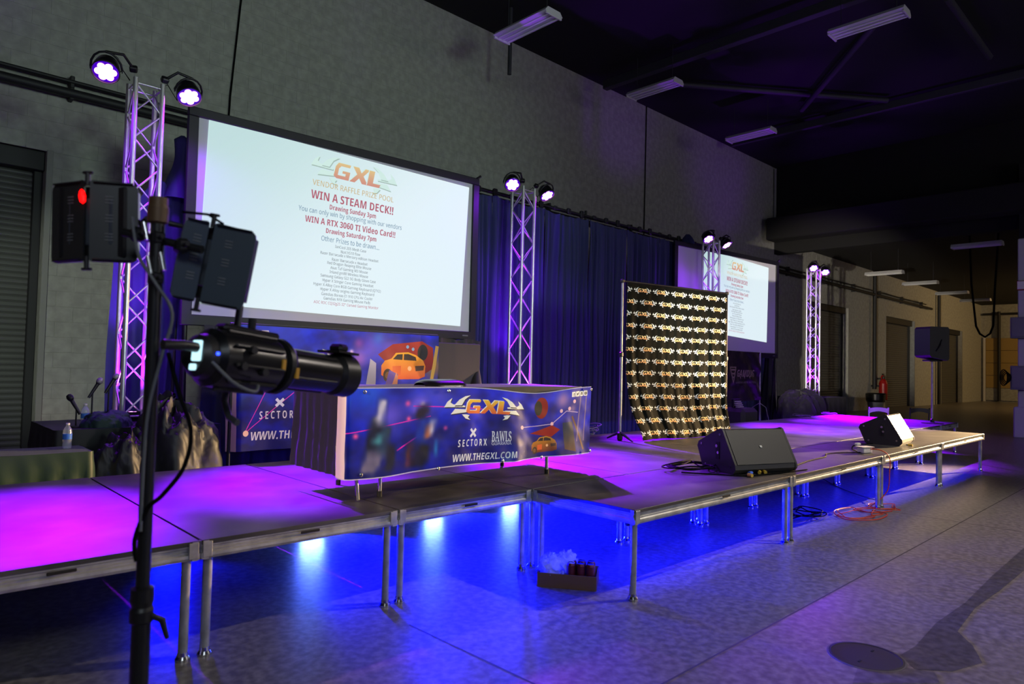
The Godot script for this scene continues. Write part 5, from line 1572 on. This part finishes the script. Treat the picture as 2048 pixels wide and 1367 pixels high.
	# grey box with a small keypad by the backdrop
	t = thing("grey_case", "rounded grey case standing at the backdrop's right edge", "case", Vector3(12.6, 0, -6.6))
	b = MB.new(); b.box(Vector3(0, 0.42, 0), Vector3(0.62, 0.84, 0.5), 0.07); obj("case_body", b, mat("case_grey", Color(0.25, 0.25, 0.23), 0.7), t)
	t = thing("small_mixer", "small pale mixer standing on the grey case", "mixer", Vector3(12.5, 0.84, -6.55))
	for k in 5:
		b = MB.new(); b.box(Vector3(0, 0.02 + k * 0.035, -0.02 * k), Vector3(0.24, 0.018, 0.06), 0.006); obj("key_row", b, M.white_plastic, t)
	b = MB.new(); b.box(Vector3(0, 0.09, -0.08), Vector3(0.26, 0.17, 0.06), 0.01); obj("back_shell", b, M.black_plastic, t)
	# bin and extinguishers on the far wall
	t = thing("waste_bin", "grey bin lined with a black bag, by the wall left of the extinguishers", "bin", Vector3(29.9, 0, -9.75))
	b = MB.new(); b.lathe([Vector2(0.001, 0.0), Vector2(0.25, 0.0), Vector2(0.33, 0.62), Vector2(0.001, 0.6)], 24); obj("bin_body", b, M.grey_box, t)
	b = MB.new(); b.lathe([Vector2(0.325, 0.42), Vector2(0.36, 0.5), Vector2(0.37, 0.74), Vector2(0.33, 0.78), Vector2(0.25, 0.55)], 24); obj("bin_liner", b, M.black_gloss, t)
	for k in 2:
		t = thing("fire_extinguisher", ["big red extinguisher cylinder hung low on the far wall", "small red extinguisher hung higher, right of the big one"][k], "extinguisher", [Vector3(31.75, 0.45, -10.05), Vector3(32.45, 1.05, -10.3)][k])
		var r: float = [0.17, 0.075][k]; var h: float = [0.98, 0.5][k]
		b = MB.new(); b.lathe([Vector2(0.001, 0.0), Vector2(r * 0.9, 0.0), Vector2(r, 0.04), Vector2(r, h * 0.72), Vector2(r * 0.75, h * 0.85), Vector2(r * 0.3, h * 0.92)], 20); obj("cylinder", b, M.red_paint, t)
		b = MB.new(); b.cyl(Vector3(0, h * 0.9, 0), Vector3(0, h, 0), r * 0.25, 10); b.box(Vector3(r * 0.4, h, 0), Vector3(r * 1.1, 0.05, 0.06), 0.01); obj("valve", b, M.black_metal, t)
		b = MB.new(); b.box(Vector3(0, h * 0.6, (WZ - t.position.z) * 0.5), Vector3(r * 1.4, 0.08, absf(WZ - t.position.z) + 0.02), 0.01); obj("bracket", b, M.black_steel, t)
		b = MB.new(); b.tube([Vector3(r * 0.3, h * 0.95, 0.02), Vector3(r * 1.1, h * 0.8, 0.04), Vector3(r * 1.1, h * 0.3, 0.04)], 0.025, 6); obj("hose", b, M.rubber, t)

# ------------------------------------------------------------------ lighting stand in the foreground
const RT := Vector3(0.7218, 0.0, 0.6917)

func led_panel(label: String, at: Vector3, roll: float, open_: Array, lit: Color) -> Node3D:
	# a compact lamp with two big folding doors, seen from the audience side; local x to the right, z towards the hall
	var t := thing("door_lamp", label, "stage light", at)
	t.basis = Basis(RT, Vector3.UP, RT.cross(Vector3.UP)) * Basis(Vector3(0, 0, 1), roll)
	var b := MB.new(); b.box(Vector3(0, 0, -0.075), Vector3(0.17, 0.19, 0.10), 0.02); obj("housing", b, M.black_metal, t)
	b = MB.new(); b.box(Vector3(0, 0, -0.02), Vector3(0.20, 0.215, 0.018), 0.006); obj("frame", b, M.black_metal, t)
	b = MB.new(); b.box(Vector3(0, 0, -0.008), Vector3(0.13, 0.14, 0.01), 0.004); obj("lens", b, mat("panel_lens", Color(0.25, 0.27, 0.3), 0.2), t)
	for s in 2:
		var sg := -1.0 if s == 0 else 1.0
		var w: float = open_[s][1]
		b = MB.new()
		var hinge := Vector3(sg * 0.004, 0, 0.012)
		b.xf = Transform3D(Basis(Vector3.UP, open_[s][0]), hinge)
		var P := PackedVector2Array()
		var cs := [Vector2(w - 0.02, 0.095), Vector2(0.012, 0.112), Vector2(0.012, -0.112), Vector2(w - 0.02, -0.10)]
		for q in 4:
			for k in 4:
				var a := q * PI / 2 + k * PI / 6
				var o := Vector2(cos(a), sin(a)) * (0.02 if q == 0 or q == 3 else 0.008)
				P.append(Vector2((cs[q].x + o.x) * sg, cs[q].y + o.y))
		b.prism(P, -0.003, 0.003)
		var leaf := obj("lamp_door", b, mat("door_black", Color(0.13, 0.14, 0.14), 0.4) if roll > 0.0 else mat("door_lit", Color(0.24, 0.28, 0.31), 0.32), t)  # right lamp doors paler: cool light on them put into the colour
		for v in 3:
			for r in 3:
				b = MB.new(); b.xf = Transform3D(Basis(Vector3.UP, open_[s][0]), hinge)
				b.box(Vector3(sg * w * 0.42, 0.055 - v * 0.055 + r * 0.009, 0.004), Vector3(0.022, 0.003, 0.003), 0.001)
				obj("vent_louvre", b, M.grey_box, leaf)
		for e in [-1.0, 1.0]: # folded lip along the outer edge
			b = MB.new(); b.xf = Transform3D(Basis(Vector3.UP, open_[s][0]), hinge)
			b.box(Vector3(sg * w * 0.5, e * 0.114, 0.006), Vector3(w * 0.8, 0.004, 0.014), 0.001)
			obj("door_lip", b, M.black_gloss, leaf)
	for s in 2: # deep outer flange of each door
		var sg := -1.0 if s == 0 else 1.0
		b = MB.new(); b.xf = Transform3D(Basis(Vector3.UP, open_[s][0]), Vector3(sg * 0.004, 0, 0.012))
		b.box(Vector3(sg * (open_[s][1] - 0.002), 0, -0.016), Vector3(0.004, 0.19, 0.034), 0.0015)
		obj("door_flange", b, M.black_gloss, t)
	for e in [-1.0, 1.0]:
		b = MB.new(); b.cyl(Vector3(0, e * 0.105, 0.01), Vector3(0, e * 0.145, 0.01), 0.007, 8); b.box(Vector3(0, e * 0.142, 0.01), Vector3(0.03, 0.008, 0.012), 0.003)
		obj("door_knob", b, M.black_plastic, t)
	return t

func make_stand() -> void:
	var P := Vector3(0.592, 0, -2.085)
	var t := thing("lighting_stand", "black lighting stand in the left foreground carrying three lamps", "light stand", P)
	var b := MB.new(); b.cyl(Vector3(0, 0.12, 0), Vector3(0, 0.93, 0), 0.0245, 16); obj("lower_tube", b, M.black_metal, t)
	b = MB.new(); b.cyl(Vector3(0, 0.88, 0), Vector3(0, 2.0, 0), 0.0185, 16); obj("upper_tube", b, M.black_metal, t)
	b = MB.new(); b.lathe([Vector2(0.0246, 0.84), Vector2(0.031, 0.845), Vector2(0.031, 0.875), Vector2(0.027, 0.885), Vector2(0.03, 0.90), Vector2(0.03, 0.935), Vector2(0.019, 0.94)], 18); obj("collar", b, M.black_metal, t)
	b = MB.new(); b.tube([Vector3(0.02, 0.86, 0.02), Vector3(0.045, 0.845, 0.03), Vector3(0.06, 0.79, 0.03)], [0.008, 0.01, 0.006], 8); obj("collar_lever", b, M.black_metal, t)
	for k in 3:
		var a := 0.9 + TAU * k / 3.0
		var o := Vector3(cos(a), 0, sin(a))
		b = MB.new(); b.tube([o * 0.03 + Vector3.UP * 0.62, o * 0.10 + Vector3.UP * 0.56, o * 0.55 + Vector3.UP * 0.015], 0.0125, 8); obj("leg", b, M.black_metal, t)
		b = MB.new(); b.cyl(o * 0.30 + Vector3.UP * 0.31, Vector3.UP * 0.16, 0.008, 6); obj("leg_brace", b, M.black_metal, t)
	b = MB.new(); b.lathe([Vector2(0.0246, 0.57), Vector2(0.036, 0.575), Vector2(0.036, 0.65), Vector2(0.0246, 0.655)], 16); obj("leg_collar", b, M.black_metal, t)
	b = MB.new(); b.lathe([Vector2(0.019, 1.955), Vector2(0.027, 1.96), Vector2(0.028, 2.0), Vector2(0.025, 2.01), Vector2(0.025, 2.03), Vector2(0.001, 2.03)], 16); obj("top_socket", b, mat("worn_brass", Color(0.35, 0.27, 0.18), 0.5, 0.3), t)
	# cross arm with clamps
	b = MB.new(); b.tube([-RT * 0.10 + Vector3(0, 1.93, 0), RT * 0.13 + Vector3(0, 1.885, 0)], 0.012, 10); obj("cross_arm", b, M.black_metal, t)
	for q in [[0.0, 1.915], [-0.055, 1.925], [0.07, 1.895], [0.0, 1.80]]:
		b = MB.new(); b.box(RT * q[0] + Vector3(0, q[1], 0), Vector3(0.035, 0.04, 0.045), 0.008); b.cyl(RT * q[0] + Vector3(0, q[1], 0.02), RT * q[0] + Vector3(0, q[1], 0.05), 0.006, 8)
		obj("clamp", b, M.black_metal, t)
	for q in [[-0.05, 1.955], [-0.035, 1.86], [0.0, 1.87]]:
		b = MB.new(); b.cyl(RT * q[0] + Vector3(0, q[1], 0.035), RT * (q[0] + 0.012) + Vector3(0, q[1] - 0.05, 0.035), 0.007, 8); obj("clamp_bolt", b, M.chrome, t)
	# left and right door lamps
	var lp := led_panel("black lamp with folded doors and a red glow, left on the foreground stand", Vector3(0.468, 1.972, -2.30), 0.03, [[-0.32, 0.13], [0.34, 0.13]], Color(1, 0, 0))
	b = MB.new(); b.xf.basis = Basis(Vector3(0, 0, 1), 0.1); b.lathe([Vector2(0.001, -0.022), Vector2(0.007, -0.016), Vector2(0.009, 0.0), Vector2(0.006, 0.014), Vector2(0.001, 0.02)], 12); b.xf.origin = Vector3.ZERO
	for k in b.v.size(): b.v[k] += Vector3(-0.008, 0.07, 0.022)
	obj("red_light", b, M.led_red, lp)
	var rp := led_panel("black lamp with glossy wide-open doors, right on the foreground stand", Vector3(0.722, 1.858, -2.06), -0.16, [[0.55, 0.07], [0.12, 0.125]], Color(1, 1, 1))
	b = MB.new(); b.tube([Vector3(-0.10, 0.135, 0.0), Vector3(-0.02, 0.14, 0.01), Vector3(0.03, 0.12, 0.01)], 0.004, 6); obj("wire_stay", b, M.cable_black, rp)
	b = MB.new(); b.tube([Vector3(-0.16, 0.10, -0.05), Vector3(-0.10, 0.10, -0.07), Vector3(-0.09, 0.0, -0.08)], 0.01, 6); obj("yoke", b, M.black_metal, rp)
	b = MB.new(); b.tube([Vector3(0.14, 0.02, -0.06), Vector3(0.10, 0.0, -0.08), Vector3(0.09, -0.04, -0.08)], 0.01, 6); obj("yoke", b, M.black_metal, lp)
	# profile spotlight: local y runs along the barrel, from the rear cap to the lens
	var r0 := Vector3(0.668, 1.587, -1.991); var r1 := Vector3(1.295, 1.524, -2.225)
	var ax := (r1 - r0).normalized()
	var sp := thing("profile_spotlight", "long black profile spotlight on the foreground stand, aimed along the stage", "spotlight", r0)
	var zx := ax.cross(Vector3.UP).normalized() # towards the camera's right hand of the barrel
	var upv := zx.cross(ax)
	sp.basis = Basis(upv.cross(ax) * -1.0, ax, upv) if false else Basis(ax.cross(upv), ax, upv)
	# local x points to one side, y along the barrel, z upwards
	b = MB.new(); b.lathe([Vector2(0.001, 0.0), Vector2(0.045, 0.0), Vector2(0.06, 0.015), Vector2(0.066, 0.04)], 28); obj("rear_cap", b, M.black_plastic, sp)
	b = MB.new(); b.lathe([Vector2(0.066, 0.04), Vector2(0.084, 0.055), Vector2(0.087, 0.10), Vector2(0.087, 0.27), Vector2(0.080, 0.285), Vector2(0.066, 0.295)], 32); obj("lamp_housing", b, M.black_gloss, sp)
	b = MB.new(); b.lathe([Vector2(0.07, 0.293), Vector2(0.088, 0.298), Vector2(0.09, 0.315), Vector2(0.082, 0.33), Vector2(0.06, 0.335)], 32); obj("shutter_ring", b, M.black_metal, sp)
	b = MB.new(); b.lathe([Vector2(0.06, 0.33), Vector2(0.066, 0.345), Vector2(0.066, 0.56), Vector2(0.062, 0.575)], 32); obj("lens_barrel", b, M.black_gloss, sp)
	b = MB.new(); b.lathe([Vector2(0.062, 0.57), Vector2(0.074, 0.59), Vector2(0.078, 0.655), Vector2(0.074, 0.657), Vector2(0.07, 0.60), Vector2(0.055, 0.59)], 32); obj("front_holder", b, M.black_metal, sp)
	b = MB.new(); b.lathe([Vector2(0.064, 0.588), Vector2(0.04, 0.598), Vector2(0.001, 0.602)], 28); obj("front_lens", b, M.lens_warm, sp)
	for k in 10: # cooling ribs along the housing
		var a := TAU * k / 10.0 + 0.2
		b = MB.new(); b.xf = Transform3D(Basis(Vector3.UP, a), Vector3.ZERO); b.box(Vector3(0.09, 0.17, 0), Vector3(0.012, 0.19, 0.010), 0.003); obj("cooling_rib", b, M.black_metal, sp)
	for k in 5:
		var a := TAU * k / 5.0 + 0.5
		b = MB.new(); b.xf = Transform3D(Basis(Vector3.UP, a), Vector3.ZERO); b.box(Vector3(0.068, 0.45, 0), Vector3(0.008, 0.2, 0.012), 0.003); obj("barrel_rib", b, M.black_metal, sp)
	b = MB.new(); b.box(Vector3(0.0, 0.19, 0.092), Vector3(0.05, 0.22, 0.022), 0.008); obj("top_fin", b, M.black_metal, sp)
	b = MB.new(); b.cyl(Vector3(0.0, 0.20, 0.105), Vector3(0.0, 0.20, 0.135), 0.012, 10); obj("top_knob", b, M.rubber, sp)
	b = MB.new(); b.prism(PackedVector2Array([Vector2(-0.05, 0.555), Vector2(0.05, 0.555), Vector2(0.05, 0.665), Vector2(-0.05, 0.665)]), 0.075, 0.083); b.box(Vector3(0, 0.61, 0.095), Vector3(0.06, 0.05, 0.03), 0.01); obj("top_clip", b, M.black_metal, sp)
	for q in [[0.086, 0.26, 0.0], [0.086, 0.32, -0.02]]:
		b = MB.new(); b.box(Vector3(q[0] + 0.002, q[1], q[2]), Vector3(0.008, 0.014, 0.034), 0.001); obj("yellow_tab", b, mat("tab_yellow", Color(0.75, 0.55, 0.15), 0.5), sp)
	# rear panel: lit window, status light, controls
	b = MB.new(); b.box(Vector3(0.022, -0.004, 0.012), Vector3(0.036, 0.008, 0.058), 0.003); obj("rear_screen_window", b, M.led_white, sp)
	b = MB.new(); b.box(Vector3(0.012, -0.004, -0.034), Vector3(0.026, 0.008, 0.018), 0.003); obj("rear_screen_window", b, M.led_white, sp)
	b = MB.new(); b.box(Vector3(0.066, 0.03, 0.008), Vector3(0.008, 0.009, 0.009), 0.002); obj("status_light", b, M.led_dot, sp)
	for q in [[0.13, 0.03], [0.18, -0.03], [0.10, -0.02]]:
		b = MB.new(); b.cyl(Vector3(0.08, q[0], q[1]), Vector3(0.10, q[0], q[1]), 0.012, 12); obj("side_knob", b, M.black_plastic, sp)
	# yoke: a flat bar round the housing
	b = MB.new()
	b.tube([Vector3(-0.104, 0.24, 0.185), Vector3(-0.104, 0.238, 0.12), Vector3(-0.104, 0.235, 0.0), Vector3(-0.104, 0.22, -0.12), Vector3(-0.07, 0.215, -0.17), Vector3(-0.03, 0.213, -0.185)], 0.011, 8)
	obj("yoke", b, mat("yoke_grey", Color(0.28, 0.29, 0.29), 0.45, 0.3), sp)
	b = MB.new(); b.tube([Vector3(0.02, 0.02, 0.02), Vector3(0.03, -0.05, 0.02), Vector3(0.02, -0.11, 0.015)], 0.014, 10); obj("mounting_arm", b, M.black_metal, sp)
	var l := SpotLight3D.new()
	l.name = "beam"
	l.light_color = Color(1.0, 0.95, 0.86)
	l.light_energy = KEY_A
	l.spot_angle = 9.0
	l.spot_angle_attenuation = 0.6
	l.light_size = 0.05
	l.spot_range = 80.0; l.spot_attenuation = 2.0
	l.shadow_enabled = true
	add_child(l)
	l.position = r0 + ax * 0.67
	l.look_at_from_position(l.position, Vector3(18.0, 3.1, -7.5))
	# cables on the stand
	cable("lamp_cable", "grey cable hanging down the foreground stand from the crossed lamps", [Vector3(0.535, 1.97, -2.12), Vector3(0.545, 1.86, -2.08), Vector3(0.575, 1.79, -2.04), Vector3(0.62, 1.70, -2.02), Vector3(0.60, 1.58, -2.03), Vector3(0.575, 1.40, -2.05), Vector3(0.572, 1.1, -2.055)], 0.005, M.cable_grey)
	cable("lamp_cable", "grey cable looping from the stand to the spotlight's underside", [Vector3(0.60, 1.615, -2.04), Vector3(0.66, 1.615, -1.98), Vector3(0.70, 1.575, -1.95), Vector3(0.76, 1.51, -1.92), Vector3(0.82, 1.485, -1.925), Vector3(0.85, 1.50, -1.97)], 0.0055, M.cable_grey)
	cable("lamp_cable", "black cable curving low round the foreground stand below the spotlight", [Vector3(0.62, 1.59, -2.04), Vector3(0.64, 1.48, -2.0), Vector3(0.665, 1.38, -1.97), Vector3(0.655, 1.28, -1.98), Vector3(0.615, 1.2, -2.02), Vector3(0.585, 1.16, -2.05), Vector3(0.56, 1.08, -2.06), Vector3(0.565, 1.02, -2.055)], 0.006, M.cable_black)
